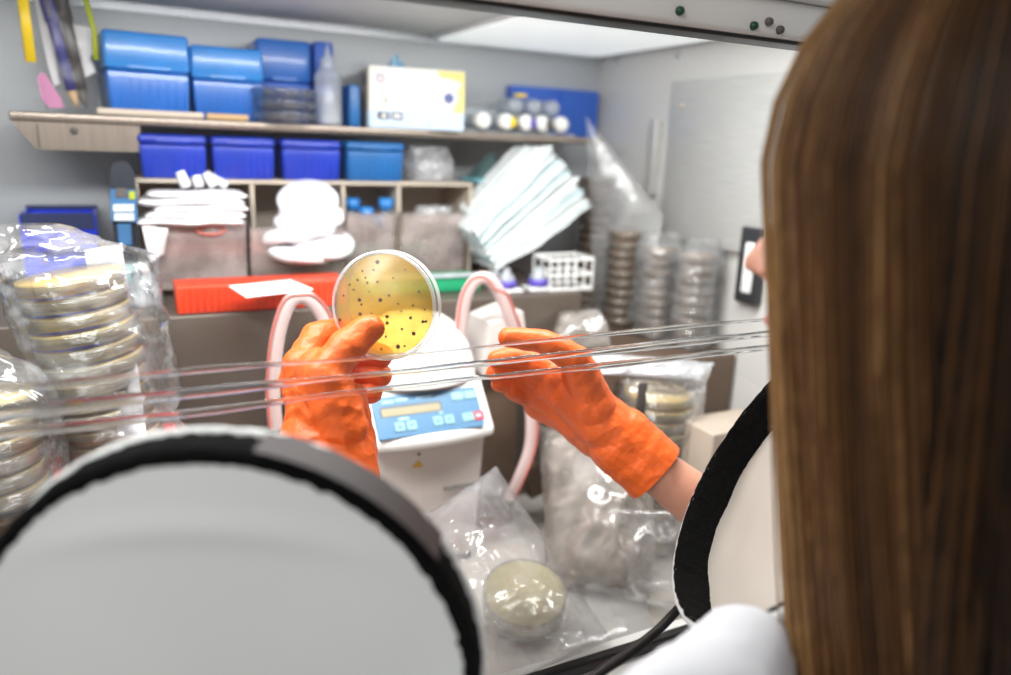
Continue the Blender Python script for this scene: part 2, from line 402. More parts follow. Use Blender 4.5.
# front fascia, rail, sill
ZR = P(790, 48, Y=YW).z
struct('trim_4', MB().box(((XL+XR)/2, YW-.02, ZR+.175), (XR-XL+.04, .03, .29), bev=.003), 'white')
rl = thing('window_rail', 'aluminium rail with green screws along the top edge of the front window', 'rail', ((XL+XR)/2, YW-.01, ZR))
part('rail_bar', MB().box(((XL+XR)/2, YW-.012, ZR+.016), (XR-XL+.02, .03, .028), bev=.004), 'white', rl)
part('gasket', MB().box(((XL+XR)/2, YW-.008, ZR+.001), (XR-XL+.02, .026, .004), bev=.001), 'black', rl, label='dark rubber gasket')
for px, py, m_ in ((679, 11, 'gscrew'), (753, 26, 'gscrew'), (768, 22, 'greyd'), (779, 30, 'greyd'), (560, -14, 'gscrew')):
    c = P(px, py, Y=YW-.027)
    part('screw', MB().lathe([(0, .004), (.0032, .0035), (.0042, .0015), (.0042, -.001)], 20, frame(c, (1, 0, 0), (0, 0, 1), (0, -1, 0)) @ Matrix.Diagonal((.8, .8, 1, 1))), m_, rl, label='green screw head' if m_ == 'gscrew' else 'grey screw head')
# window: upper pane, moulded bend with three ridges, lower pane with two port holes
ZB = P(380, 372, Y=YW).z
BH = .026
struct('window_1', MB().box(((XL+XR)/2, YW, (ZB+ZR)/2), (XR-XL, .003, ZR-ZB)), 'glassw')
# the moulded bend: three slim lens shaped ridges run along it
nx = 90
for k_, (dz, hz_, tz_) in enumerate(((.0125, .0011, .0006), (0, .0021, .0014), (-.0118, .0017, .0011))):
    def rfn(u, v, dz=dz, hz_=hz_, tz_=tz_, k_=k_):
        x = XL+(XR-XL)*v; a = 2*PI*u
        wide = 1+.9*max(0, min(1, (.11-x)/.06))+.8*max(0, min(1, (x-.235)/.10))
        wob = .0009*noise.noise(V((x*8, k_*3, 0)))+.0004*noise.noise(V((x*26, 8, k_)))
        am = max(.25, 1+.55*noise.noise(V((x*11, k_*5, 5))))
        return V((x, YW-.0018+tz_*math.sin(a)*am*wide**.5-tz_*1.2*wide**.5, ZB+dz*(1+.15*(wide-1))+wob+hz_*math.cos(a)*am*wide))
    rd = MB().grid(rfn, 28, nx, True)
    for e in (0, nx-1): rd.f.append(tuple(e*28+q for q in range(28))); rd.sm.append(False)
    struct('window_%d' % (k_+2), rd, 'lens')
SILL = -.462
PORT_L, PORT_R = V((.0326, .3634, -.271)), V((.4136, .3555, -.2174))
HOLE = .115
def hole_sheet(x0, x1, z0, z1, holes, y, t):
    bm = bmesh.new()
    loops = [[(x0, z0), (x1, z0), (x1, z1), (x0, z1)]]+[[(cx+rx*math.cos(2*PI*i/48), cz+rz*math.sin(2*PI*i/48)) for i in range(48)] for cx, cz, rx, rz in holes]
    for lp in loops:
        vs = [bm.verts.new((x, y, z)) for x, z in lp]
        for i in range(len(vs)): bm.edges.new((vs[i], vs[(i+1) % len(vs)]))
    bmesh.ops.triangle_fill(bm, use_beauty=True, edges=bm.edges[:])
    bm.verts.index_update()
    mb = MB(); mb.add([v.co.copy() for v in bm.verts], [[v.index for v in f.verts] for f in bm.faces]); bm.free()
    return mb
low = hole_sheet(XL, XR, SILL, ZB, [(PORT_L.x+.04, PORT_L.z+.0, HOLE, HOLE), (.462, -.310, HOLE, HOLE)], YW, .003)
struct('window_5', low, 'glassw')
struct('trim_5', MB().box(((XL+XR)/2, YW-.012, SILL-.03), (XR-XL+.03, .06, .052), bev=.004), 'white')
struct('trim_6', MB().box(((XL+XR)/2, YW-.012, SILL+.003), (XR-XL+.02, .010, .012), bev=.002), 'black')
# arm ports: white fabric sleeve on a ring with a black pile band
def port(c, yaw, tilt, label, hx, flap):
    n = V((math.sin(yaw)*math.cos(tilt), -math.cos(yaw)*math.cos(tilt), math.sin(tilt))); u = V((math.cos(yaw), math.sin(yaw), 0)); w = n.cross(u)
    R = .1294
    t = thing('arm_port', label, 'glove port', (c.x, c.y, c.z-R))
    m = frame(c, u, w, n)
    rim = MB().lathe([(R*.93, -.007), (R*.97, -.007), (R*1.006, -.006), (R*1.022, -.003), (R*1.016, .0005), (R*.99, .0015)], 120, m)
    for i, v in enumerate(rim.v): rim.v[i] = v+(v-c).normalized()*(.0014*noise.noise(v*160))
    part('white_rim', rim, 'sleeve', t)
    bd = MB().lathe([(R*.985, -.004), (R*1.006, -.003), (R*1.01, .003), (R*1.004, .017), (R*.98, .0205), (R*.945, .0195)], 200, m)
    for i, v in enumerate(bd.v): bd.v[i] = v+(v-c).normalized()*(.0016*noise.noise(v*260)+.0008*noise.noise(v*700))
    part('band', bd, 'band', t, label='black fuzzy pile band round the rim')
    # cap: fabric drawn over the ring, softly domed with a fold
    cp = MB(); prof = []
    def cf(uu, v):
        a = 2*PI*uu; r = R*.958*v
        x, y = r*math.cos(a), r*math.sin(a)
        h = .0185+.010*(1-v*v)+.0030*math.exp(-((y-.092+.25*x*x/R)/.007)**2)*(1-v**4)+.0022*noise.noise(V((x*11, y*11, 2)))*(1-v**6)
        return m @ V((x, y, h))
    cp.grid(cf, 90, 30, True); part('sleeve_fabric', cp, 'sleeve', t)
    if flap is not None:
        fl = MB(); a0, a1 = flap
        def ff(uu, v):
            a = a0+(a1-a0)*uu; z = -.004+.026*v
            return m @ V((R*1.024*math.cos(a), R*1.024*math.sin(a), z))
        fl.grid(ff, 24, 4); part('strap_end', fl, 'flap', t, label='dark brown strap end')
    return t
port(PORT_L, -.45, 0, 'large white sleeved arm port with black band in front of the left orange glove', PORT_L.x+.04, (PI/2-.17, PI/2-.95))
# right port door, swung open towards us: a shallow white dish with a black pile seal inside its rim
def port_door(c, yaw, tilt, label):
    n = -V((math.sin(yaw)*math.cos(tilt), -math.cos(yaw)*math.cos(tilt), math.sin(tilt))); u = V((math.cos(yaw), math.sin(yaw), 0)); w = n.cross(u)
    R = .1302; t = thing('port_door', label, 'door', c-w*R if w.z > 0 else c+w*R); m = frame(c, u, w, n)
    sh = MB().lathe([(R*.985, .0020), (R*1.020, .0022), (R*1.034, -.001), (R*1.02, -.012), (R*.985, -.030), (R*.90, -.036), (0, -.038)], 140, m)
    for i, v in enumerate(sh.v): sh.v[i] = v+(v-c).normalized()*(.0011*noise.noise(v*170))
    part('shell', sh, 'sleeve', t)
    bd = MB().lathe([(R*.998, .0024), (R*.985, .0038), (R*.965, -.004), (R*.945, -.024), (R*.925, -.0265)], 200, m)
    for i, v in enumerate(bd.v): bd.v[i] = v+(v-c).normalized()*(.0014*noise.noise(v*260)+.0008*noise.noise(v*700))
    part('seal', bd, 'band', t, label='black fuzzy seal inside the rim')
    fc = MB().grid(lambda uu, v: m @ V((R*.945*v*math.cos(2*PI*uu), R*.945*v*math.sin(2*PI*uu), -.0250+.004*(1-v*v)+.0015*noise.noise(V((v*4*math.cos(2*PI*uu), v*4*math.sin(2*PI*uu), 1))))), 90, 20, True)
    part('face', fc, 'cream', t, label='cream inner face')
    e = c+u*R*.97-n*.02; ax = V((e.x+.05, YW-.02, e.z-.05))
    part('hinge_arm', MB().tube([e, e.lerp(ax, .5)+V((.02, 0, 0)), ax], .007, 12), 'alu', t, label='metal hinge arm')
port_door(PORT_R, .983, -.543, 'white round port door with black seal hanging open beside the bare right forearm')
# ------------------------------------------------------------------ right wall fittings
def wall_quad(y0, y1, z0, z1, t, bev=.002): return MB().box((XR-t/2, (y0+y1)/2, (z0+z1)/2), (t, abs(y1-y0), abs(z1-z0)), bev=bev)
a_, b_ = P(677, 82, X=XR), P(668, 238, X=XR)
ht = thing('transfer_hatch', 'flat steel hatch plate fixed on the pale right wall', 'hatch', (XR-.01, a_.y-.12, b_.z))
part('hatch_plate', wall_quad(a_.y, a_.y-.27, b_.z, a_.z, .010), 'steel', ht)
s_ = P(660, 120, X=XR); s2 = P(660, 190, X=XR)
part('hinge_strip', wall_quad(s_.y+.008, s_.y-.010, s2.z-.01, s_.z, .014), 'steel', ht)
c_ = P(682, 106, X=XR-.011)
part('knob', MB().ball(c_, .004, 8), 'beige', ht)
hp = P(752, 226, X=XR); h2 = P(752, 303, X=XR)
hd = thing('latch_handle', 'upright black framed latch handle with white inset low on the right wall', 'handle', (XR-.01, hp.y-.02, h2.z))
fm = wall_quad(hp.y+.004, hp.y-.036, h2.z, hp.z, .016, .004); part('handle_frame', fm, 'hook', hd)
part('inset', wall_quad(hp.y-.010, hp.y-.028, h2.z+.015, hp.z-.02, .019, .003), 'white', hd, label='white inset')
for px, py in ((618, 60), (678, 55), (602, 85)):
    c = P(px, py, X=XR) if px > 605 else P(px, py, Y=YB)
    solo('wall_screw', MB().lathe([(0, .003), (.004, .002), (.005, 0)], 16, frame(c, (0, 1, 0), (0, 0, 1), (-1, 0, 0))), 'alu', {618: 'small screw head high on the right wall beside the corner', 678: 'small screw head on the right wall above the steel hatch', 602: 'small screw head in the back corner seam'}[px], 'screw')

# ------------------------------------------------------------------ shelf
YS = 1.03; ZS = .0138
x0, x1 = P(8, 112, Y=YS).x, P(602, 140, Y=YS).x
sh = thing('steel_shelf', 'long steel shelf with lab boxes along the back wall', 'shelf', ((x0+x1)/2, 1.1, ZS-.01))
part('shelf_plate', MB().box(((x0+x1)/2, (YS+YB)/2, ZS-.005), (x1-x0, YB-YS, .010), bev=.002), 'shelf', sh)
bz = P(90, 151, Y=YS).z
poly = [(P(8, 112, Y=YS).x, ZS-.009), (P(140, 120, Y=YS).x, ZS-.009), (P(139, 151, Y=YS).x, bz), (P(36, 151, Y=YS).x, bz)]
part('bracket', MB().prism(poly, YS+.004, YS+.012), 'shelf', sh)
c = P(74, 131, Y=YS+.003); part('bracket_bolt', MB().lathe([(0, .003), (.003, .0025), (.0042, 0)], 18, frame(c, (1, 0, 0), (0, 0, 1), (0, -1, 0))), 'greyd', sh)
part('bracket_seam', MB().box((P(33, 130, Y=YS).x+.004, YS+.003, (bz+ZS)/2-.006), (.0015, .002, ZS-bz-.014)), 'greyd', sh)
def on_shelf(px): return P(px, 115, Y=YS).x
# tip boxes on the shelf
def tip_box(x0, x1, y, h, label, mats=('tipb', 'tipl'), split=.55, d=.115, z=None, rz=0, group=None):
    z = ZS if z is None else z; w = x1-x0; c = ((x0+x1)/2, y+d/2, z)
    t = thing('tip_box', label, 'box', c, Quaternion((0, 0, 1), rz), group)
    hb = h*split
    b = MB().box((0, 0, hb/2), (w*.97, d*.97, hb), bev=.003, taper=.95)
    for i in range(9): b.box((w*.42*(i/4-1), -d*.482, hb*.46), (w*.012, .002, hb*.78))
    part('rack', b, mats[0], t, True)
    l = MB().box((0, 0, hb+(h-hb)/2+.0006), (w, d, h-hb), bev=.005)
    l.box((0, -d*.5, hb+.004), (w*.5, .003, .005), bev=.001)
    part('lid', l, mats[1], t, True, label='lighter blue hinged lid')
    return t
tip_box(on_shelf(103), on_shelf(190), YS+.012, P(150, 32, Y=YS).z-ZS, 'tall blue tip box at the left end of the shelf beside the pens', rz=.10)
tip_box(on_shelf(195), on_shelf(268), YS+.02, P(230, 46, Y=YS).z-ZS, 'lower blue tip box with pale lid, second on the shelf from the pens')
tip_box(on_shelf(266), on_shelf(322), YS+.055, P(290, 40, Y=YS+.05).z-ZS, 'blue tip box standing behind the stack of clear dishes on the shelf', ('navy', 'tipb'), .5, .08)
tip_box(on_shelf(326), on_shelf(346), YS+.06, P(335, 42, Y=YS+.05).z-ZS, 'narrow blue tip box on the shelf between squeeze bottle and white carton', ('bright', 'navy'), .5, .08)
# flat wooden sticks lying in front of the boxes
for a, b, m_, lab in ((96, 205, 'beige', 'long flat beige stick lying on the shelf before the blue boxes'), (206, 250, 'wood', 'short brown wooden stick lying on the shelf near the clear dishes')):
    solo('wooden_stick', MB().box(((on_shelf(a)+on_shelf(b))/2, YS+.006, ZS+.0045), (on_shelf(b)-on_shelf(a)-.002, .007, .008), bev=.002), m_, lab, 'stick')
# empty clear dishes
def dish_mesh(r=.045, h=.0145):
    base = MB().lathe([(0, 0), (r*.95, 0), (r*.955, h*.8), (r*.94, h*.8), (r*.935, .0015), (0, .0015)], 56)
    lid = MB().lathe([(0, h), (r*.985, h), (r, h-.001), (r*1.0, h*.35), (r*.985, h*.35), (r*.98, h-.0015), (0, h-.0015)], 56)
    ag = MB().lathe([(0, .0018), (r*.932, .0018), (r*.932, h*.9), (0, h*.9)], 56)
    return mesh_of(base, 'dish_base'), mesh_of(lid, 'dish_lid'), mesh_of(ag, 'agar_disc')
DB, DL, DA = dish_mesh()
for me, m_ in ((DB, 'clear'), (DL, 'clear')): me.materials.append(M[m_])
def make_dish(label, loc, agar=None, rot=None, group=None, s=1):
    t = thing('petri_dish', label, 'petri dish', loc, rot, group)
    t.scale = (s, s, 1)
    for nm, me in (('base', DB), ('lid', DL)):
        o = bpy.data.objects.new(nm, me); COL.objects.link(o); o.parent = t
    if agar:
        me = DA.copy(); me.materials.append(M[agar]); o = bpy.data.objects.new('agar', me); COL.objects.link(o); o.parent = t
    return t
d0 = None
for i in range(3):
    loc = (on_shelf(287), YS+.018, ZS+.0004+.0148*i); lab = ['lowest', 'middle', 'topmost'][i]+' empty clear dish of the stack on the shelf before the blue boxes'
    d0 = make_dish(lab, loc, s=.88) if i == 0 else dup(d0, loc, lab)
# squeeze bottle
x = on_shelf(334)
b = thing('squeeze_bottle', 'translucent squeeze bottle with pointed tip on the shelf beside the clear dishes', 'bottle', (x, YS+.03, ZS))
hh = P(334, 44, Y=YS+.03).z-ZS
part('body', MB().lathe([(0, 0), (.017, .001), (.018, .004), (.018, hh*.6), (.012, hh*.7), (.009, hh*.72)], 32, Matrix.Translation((x, YS+.03, ZS))), 'frost', b)
part('tip', MB().lathe([(.010, hh*.71), (.010, hh*.8), (.004, hh*.86), (.001, hh)], 24, Matrix.Translation((x, YS+.03, ZS))), 'frost', b)
# white carton with tissue
YC = YS-.005
xa, xb = P(379, 100, Y=YC).x, P(469, 100, Y=YC).x; zt = P(425, 69, Y=YC).z
w = xb-xa; h = zt-ZS; dd = .125
ca = thing('glove_carton', 'white and yellow printed carton with blue tissue sticking out on the shelf', 'carton', ((xa+xb)/2, YC+dd/2, ZS+.0003), Quaternion((0, 0, 1), -.17))
part('box', MB().box((0, 0, h/2), (w, dd, h), bev=.002), 'card', ca, True)
f_ = -dd/2-.0008
part('side_face', MB().box((-w/2-.0006, 0, h*.62), (.0014, dd*.96, h*.74)), 'cardside', ca, True, label='shaded beige printed side')  # beiger than the front: shade of this side put into the card colour
part('side_opening', MB().box((-w/2-.0012, -.02, h*.80), (.0016, dd*.30, h*.18)), 'greyd', ca, True, label='torn dark opening with paper flap')
part('blue_base', MB().box((0, f_, h*.15), (w*.995, .0015, h*.29)), 'cardblue', ca, True, label='pale blue printed band')
part('side_blue_base', MB().box((-w/2-.0011, 0, h*.15), (.0016, dd*.96, h*.29)), 'cardblue', ca, True)
part('yellow_print', MB().prism([(w*.2, h*.98), (w*.495, h*.98), (w*.495, h*.3), (w*.36, h*.3), (w*.44, h*.55), (w*.40, h*.85), (w*.24, h*.88)], f_-.0008, f_+.0007), 'cardyel', ca, True, label='yellow print')
part('sticker', MB().box((w*.34, f_-.0012, h*.76), (w*.22, .0008, h*.11)), 'white', ca, True)
def disc(cx, cz, r, y, ri=0, n=28): return MB().lathe([(ri, .0004), (r, .0004), (r, -.0004), (ri, -.0004), (ri, .0004)], n, frame((cx, y, cz), (1, 0, 0), (0, 0, 1), (0, -1, 0)))
part('emblem', disc(w*.33, h*.54, h*.085, f_-.0012, h*.045), 'inkb', ca, True, label='round blue emblem')
em = MB()
for k in range(3):
    a = PI/2+k*2.094; em.box((w*.33+.35*h*.06*math.cos(a), f_-.0016, h*.54+.35*h*.06*math.sin(a)), (h*.035, .0008, h*.035))
part('emblem_mark', em, 'inkb', ca, True)
part('logo_mark', disc(-w*.39, h*.80, h*.075, f_-.0008, h*.045), 'inkp', ca, True, label='faint round mark')
dk = MB()
for cx in (-.36, -.22):
    dk.box((w*cx, f_-.0012, h*.205), (w*.115, .0008, h*.12))
part('size_box', dk, 'ink', ca, True, label='two dark printed size boxes')
wm = MB(); wm.box((-w*.355, f_-.0018, h*.205), (w*.05, .0006, h*.06)); wm.box((-w*.22, f_-.0018, h*.205), (w*.08, .0006, h*.06))
part('size_mark', wm, 'white', ca, True)
sm = MB(); sm.box((-w*.335, f_-.001, h*.46), (w*.012, .0006, h*.075)); sm.box((-w*.345, f_-.001, h*.485), (w*.018, .0006, h*.018)); sm.box((-w*.335, f_-.001, h*.425), (w*.034, .0006, h*.014))
part('number_print', sm, 'ink', ca, True, label='printed numeral 1')
gl = MB()
for k in range(4): gl.box((w*(-.18+.05*k), f_-.001, h*.41), (w*.035, .0005, h*.03))
for k in range(3): gl.box((w*(-.2+.05*k), f_-.001, h*.47), (w*.03, .0005, h*.02))
part('faint_print', gl, 'cardside', ca, True)
part('red_mark', disc(w*.24, h*.2, h*.03, f_-.001), 'inkp', ca, True); part('blue_mark', disc(w*.12, h*.1, h*.022, f_-.001), 'tissue', ca, True)
ts = MB()
def tf(u, v): return V((w*(-.33+.26*u+.05*v), .012*math.sin(u*9+v*2)-.01, h*.97+(h*.30)*v*(1-abs(2*u-.9)**1.5)*(1 if u < .99 else .9)))
ts.grid(tf, 24, 12); part('tissue', ts, 'tissue', ca, True, label='pale blue tissue')
# dark teal strip, painted shade for the shadow side of the white carton
solo('carton_shade_strip', MB().box((P(352, 100, Y=YS+.03).x, YS+.06, ZS+.0275), (.014, .09, .055), bev=.002), 'tipt', 'slim dark teal strip for the shaded left side of the white carton', 'box')
# capped vials on their sides, caps towards us
yv = YS+.01; vz = P(520, 131, Y=yv).z
rk = thing('vial_holder', 'clear rack holding the row of white capped vials at the shelf end', 'rack', (P(520, 131, Y=yv).x, yv+.04, ZS))
rm = MB()
va, vb = P(470, 130, Y=yv).x, P(578, 133, Y=yv).x
rm.box(((va+vb)/2, yv+.05, ZS+.002), (vb-va, .08, .004)); rm.box(((va+vb)/2, yv+.088, ZS+.02), (vb-va, .003, .036))
part('tray', rm, 'frost', rk)
vr = P(482, 119, Y=yv).z-P(482, 131, Y=yv).z
for k, (px, nm) in enumerate(((482, None), (505, 'yel'), (525, 'purple'), (541, 'greyd'), (560, None))):
    c = V((P(px, 131, Y=yv).x, yv, ZS+.0045+.0125))
    t = thing('capped_vial', ['plain white capped vial lying nearest the white carton', 'white capped vial with yellow dot lying on the shelf', 'white capped vial with purple dot lying on the shelf', 'white capped vial with dark grey dot lying on the shelf', 'plain white capped vial lying before the blue carton'][k], 'vial', (c.x, c.y+.03, c.z-.0125))
    mm = frame(c, (1, 0, 0), (0, 0, 1), (0, -1, 0))
    part('tube', MB().lathe([(.0095, -.004), (.0095, -.07), (.005, -.08), (0, -.082)], 24, mm), 'frost', t)
    part('cap', MB().lathe([(0, .010), (.008, .0095), (.0115, .006), (.0122, .002), (.0122, -.006), (.0100, -.008)], 28, mm), 'capw', t)
    if nm: part('colour_dot', MB().ball(c+V((.0085, -.0065, .0)), (.0065, .0055, .0085), 10), nm, t, label={'yel': 'yellow dot', 'purple': 'purple dot', 'greyd': 'grey dot'}[nm])
for k, (px, py) in enumerate(((513, 116), (532, 117), (550, 119))):
    c = P(px, py+3, Y=yv+.045); c.z = ZS+.0045+.025+.013
    solo('grey_vial', MB().lathe([(0, .012), (.010, .011), (.0125, .006), (.0125, -.035), (.009, -.042), (0, -.043)], 24, frame(c, (1, 0, 0), (0, 0, 1), (0, -1, 0))), 'frost', ['dull grey capped tube in the upper row below the yellow strip', 'dull grey capped tube in the middle of the upper row', 'dull grey capped tube in the upper row nearest the blue carton'][k], 'vial')
c = P(518, 111, Y=yv+.05); solo('yellow_clip', MB().box((c.x, yv+.045, ZS+.059), (.018, .012, .005), bev=.001), 'yel', 'small yellow clip lying on top of the grey vials', 'clip')
# blue carton at the right end
ybx = YS+.028
ax, bx = P(511, 115, Y=ybx+.09).x, P(598, 115, Y=ybx+.09).x
zt = P(550, 88, Y=ybx+.09).z
bc = thing('blue_carton', 'plain blue carton at the right end of the shelf behind the white vials', 'carton', ((ax+bx)/2, ybx+.1, ZS))
part('box', MB().box(((ax+bx)/2, ybx+.115, ZS+(zt-ZS)/2), (bx-ax, .05, zt-ZS), bev=.002), 'navy', bc)
part('seam', MB().box((P(559, 100, Y=ybx+.09).x, ybx+.0895, ZS+(zt-ZS)/2), (.002, .001, (zt-ZS)*.98)), 'bright', bc, label='paler vertical seam')
# pouch of pens
pl_c = P(68, 108, Y=YS+.03); yp = YS+.03
pp = lambda x, y, dy=0: P(x, y, Y=yp+dy)
pc = thing('pen_pouch', 'clear plastic pouch holding pens at the left shelf end', 'pouch', (pp(68, 108).x, yp, ZS))
def pq(a, b, c_, d_, dy):   # a flat-ish clear wall between four photo points
    return a, b, c_, d_
pw = MB()
def pf(u, v):
    l = pp(46, 108).lerp(pp(14, -40), v); r_ = pp(98, 108).lerp(pp(100, 45), min(1, v*2)).lerp(pp(62, -40), max(0, v*2-1))
    return l.lerp(r_, u)
for s_ in (-1, 1):
    def fn(u, v, s_=s_):
        p = pf(u, v); return p+V((0, s_*.016*math.sin(PI*u)**.6, 0))+V((0, .002*crumple(p, 20, s_), 0))
    pw.grid(fn, 24, 30)
part('film', pw, 'pouch', pc)
stp = MB()
stp.tube([pp(19, -30, -.016), pp(31, 62, -.017)], [(.0055, .0012)]*2, 10, flat=(0, 1, 0)); part('yellow_edge', stp, 'yel', pc, label='yellow edge strip')
stp = MB(); stp.tube([pp(80, -20, -.012), pp(94, 30, -.016), pp(96, 60, -.014)], [(.003, .001)]*3, 8, flat=(0, 1, 0)); part('yellow_seal', stp, 'yellbl', pc)
def pen(label, a, b, r, m_, tipm, dy, clip=False):
    A, B = pp(*a, dy), pp(*b, dy); t = thing('pen', label, 'pen', (B.x, B.y, B.z))
    d = (B-A).normalized()
    part('barrel', MB().tube([A, A.lerp(B, .86)], r, 14), m_, t)
    part('tip', MB().tube([A.lerp(B, .86), A.lerp(B, .95), B], [r*.98, r*.6, .0008], 12), tipm, t)
    part('cap', MB().tube([A-d*.002, A.lerp(B, .32)], r*1.22, 14), 'penb' if m_ == 'penb' else m_, t)
    part('clip', MB().box((A.lerp(B, .16)+V((.001, -r*1.5, 0))), (.003, .002, (A-B).length*.26)), 'ink', t)
pen('dark blue pen leaning in the clear pouch, left of the black one', (41, -20), (77, 108), .0064, 'pen', 'wood', -.004)
pen('black ribbed pen leaning in the clear pouch beside the white card', (56, -22), (86, 108), .0066, 'penb', 'greyd', -.003)
def card(label, pts, m_, dy, name='card'):
    mb = MB(); q = [pp(x, y, dy) for x, y in pts]; n = len(q)
    mb.add(q+[p+V((0, .0012, 0)) for p in q], [tuple(range(n)), tuple(range(2*n-1, n-1, -1))]+[(i, i+n, (i+1) % n+n, (i+1) % n) for i in range(n)])
    return solo(name, mb, m_, label, 'paper')
card('white folded paper standing in the pouch right of the black pen', [(70, 24), (92, 28), (98, 45), (90, 58), (96, 72), (82, 79), (76, 60)], 'paper', .004, 'folded_paper')
card('long white card standing in the pouch left of the blue pen', [(30, -20), (40, -20), (60, 84), (54, 86), (48, 66)], 'paper', .006, 'long_card')
card('pink slip standing at the bottom left of the pouch', [(37, 76), (44, 72), (62, 100), (64, 108), (50, 108), (42, 100)], 'pink', .002, 'pink_slip')

# ------------------------------------------------------------------ step and organiser
ZT = -.2; YSt = .885
XS = .572
st = MB().box(((XL+XS)/2, (YSt+YB)/2, (ZT+ZF)/2), (XS-XL-.002, YB-YSt-.002, ZT-ZF), bev=.003)
solo('steel_step', st, 'riser', 'dark brown metal step along the back of the cabinet', 'step')
YO = 1.035
ox = [P(px, 230, Y=YO).x for px in (140, 254, 344, 399, 470)]
oz0, oz1 = ZT+.001, P(300, 181, Y=YO).z
og = thing('organiser', 'beige compartment organiser standing on the dark step below the shelf', 'organiser', ((ox[0]+ox[-1])/2, YO+.05, oz0))
part('back_panel', MB().box(((ox[0]+ox[-1])/2, YO+.10, (oz0+oz1)/2), (ox[-1]-ox[0], .004, oz1-oz0)), 'taupe', og)
tp = MB().box(((ox[0]+ox[-1])/2, YO+.05, oz1-.002), (ox[-1]-ox[0]+.004, .104, .005), bev=.001); part('top', tp, 'beige', og)
part('bottom', MB().box(((ox[0]+ox[-1])/2, YO+.05, oz0+.003), (ox[-1]-ox[0]+.004, .104, .006), bev=.001), 'beige', og)
for x in ox: part('divider', MB().box((x, YO+.05, (oz0+oz1)/2), (.0045, .100, oz1-oz0-.010)), 'beige', og)
def tilt_bin(x0, x1, zb, zt, out, label, handle=False):
    t = thing('tilt_bin', label, 'bin', ((x0+x1)/2, YO-out/2, zb)); y0 = YO-out; y1 = YO+.03; w = x1-x0; cx = (x0+x1)/2
    part('front', MB().prism([(y0, zt), (y0+.003, zt), (y0+.012, zb), (y0+.009, zb)], x0, x1, 'X'), 'bin', t)
    for s in (0, 1): part('side', MB().prism([(y0, zt), (y1, zt+.01), (y1, zb), (y0+.009, zb)], x0+s*(w-.002), x0+s*(w-.002)+.002, 'X'), 'bin', t)
    part('bottom', MB().box((cx, (y0+y1)/2+.005, zb+.001), (w, y1-y0-.012, .002)), 'bin', t)
    part('rim', MB().box((cx, y0, zt), (w+.004, .005, .004), bev=.001), 'clear', t)
    if handle:
        mb = MB(); c = V((cx+.012, y0-.0006, zt-.010))
        mb.tube([c+V((.016*math.cos(a), 0, .0055*math.sin(a))) for a in [2*PI*i/30 for i in range(31)]], .0016, 8); part('label_ring', mb, 'strapr', t, label='reddish oval mark')  # oval holder, reddish reflection on the bin front put into its colour
zb_ = ZT+.010
tilt_bin(P(152, 230, Y=.985).x, P(246, 230, Y=.985).x, zb_, P(200, 222, Y=.985).z, .05, 'clear tilted bin packed with folded white bags', True)
tilt_bin(P(250, 230, Y=.985).x, P(344, 230, Y=.985).x, zb_, P(300, 228, Y=.985).z, .05, 'clear tilted bin heaped with round white pads')
tilt_bin(P(347, 230, Y=1.02).x, P(397, 230, Y=1.02).x, zb_, P(370, 214, Y=1.02).z, .012, 'clear bin holding blue capped tubes')
tilt_bin(P(402, 230, Y=1.02).x, P(467, 230, Y=1.02).x, zb_, P(430, 214, Y=1.02).z, .012, 'clear bin holding a crumpled plastic bag')
# racks standing on the organiser, below the shelf
yr = YO-.008
for a, b_, m_, lab in ((139, 208, ('tipd', 'tipd'), 'deep blue tip rack under the shelf, first from the left'), (212, 276, ('tipd', 'tipd'), 'deep blue tip rack under the shelf with white reflection, second from the left'), (282, 342, ('tipd', 'tipd'), 'deep blue tip rack under the shelf, third from the left'), (347, 405, ('tipt', 'tipt'), 'teal blue tip rack under the shelf beside the grey plastic bag')):
    tip_box(P(a, 160, Y=yr).x, P(b_, 160, Y=yr).x, yr, .052, lab, m_, .78, .09, oz1+.0012)
cb = P(432, 160, Y=YO+.03)
solo('plastic_bag', sleeve_bag([(V((cb.x, YO+.045, oz1+.002)), V((.034, 0, 0)), V((0, .03, 0))), (V((cb.x, YO+.045, oz1+.025)), V((.038, 0, 0)), V((0, .034, 0))), (V((cb.x-.004, YO+.045, oz1+.05)), V((.03, 0, 0)), V((0, .02, 0)))], amp=.006, f=40, seed=5), 'bagm', 'crumpled grey plastic bag on the organiser under the white carton', 'bag')
cb = P(433, 232, Y=YO+.03)
solo('plastic_bag', sleeve_bag([(V((cb.x, YO+.03, ZT+.014)), V((.030, 0, 0)), V((0, .022, 0))), (V((cb.x, YO+.03, ZT+.06)), V((.031, 0, 0)), V((0, .024, 0))), (V((cb.x, YO+.03, ZT+.105)), V((.028, 0, 0)), V((0, .014, 0)))], amp=.006, f=38, seed=9), 'bagm', 'crumpled clear plastic bag in the right hand organiser bin', 'bag')
# blue capped tubes in the third bin
for k, (px, py) in enumerate(((352, 205), (366, 214), (380, 222), (386, 205))):
    c = P(px, py, Y=YO+.03-.01*(k % 2)); b0 = V((c.x-.008+.004*k, c.y+.006, ZT+.016))
    t = thing('capped_tube', ['blue capped tube standing furthest to the carton pads in the third bin', 'taller blue capped tube in the middle of the third bin', 'lower blue capped tube leaning forward in the third bin', 'blue capped tube at the divider side of the third bin'][k], 'tube', b0)
    part('tube', MB().tube([b0, b0.lerp(c, .08), c], [.003, .0065, .0065], 16), 'frost', t)
    d = (c-b0).normalized(); part('cap', MB().tube([c-d*.006, c+d*.010], .0105, 20), 'tipl', t)
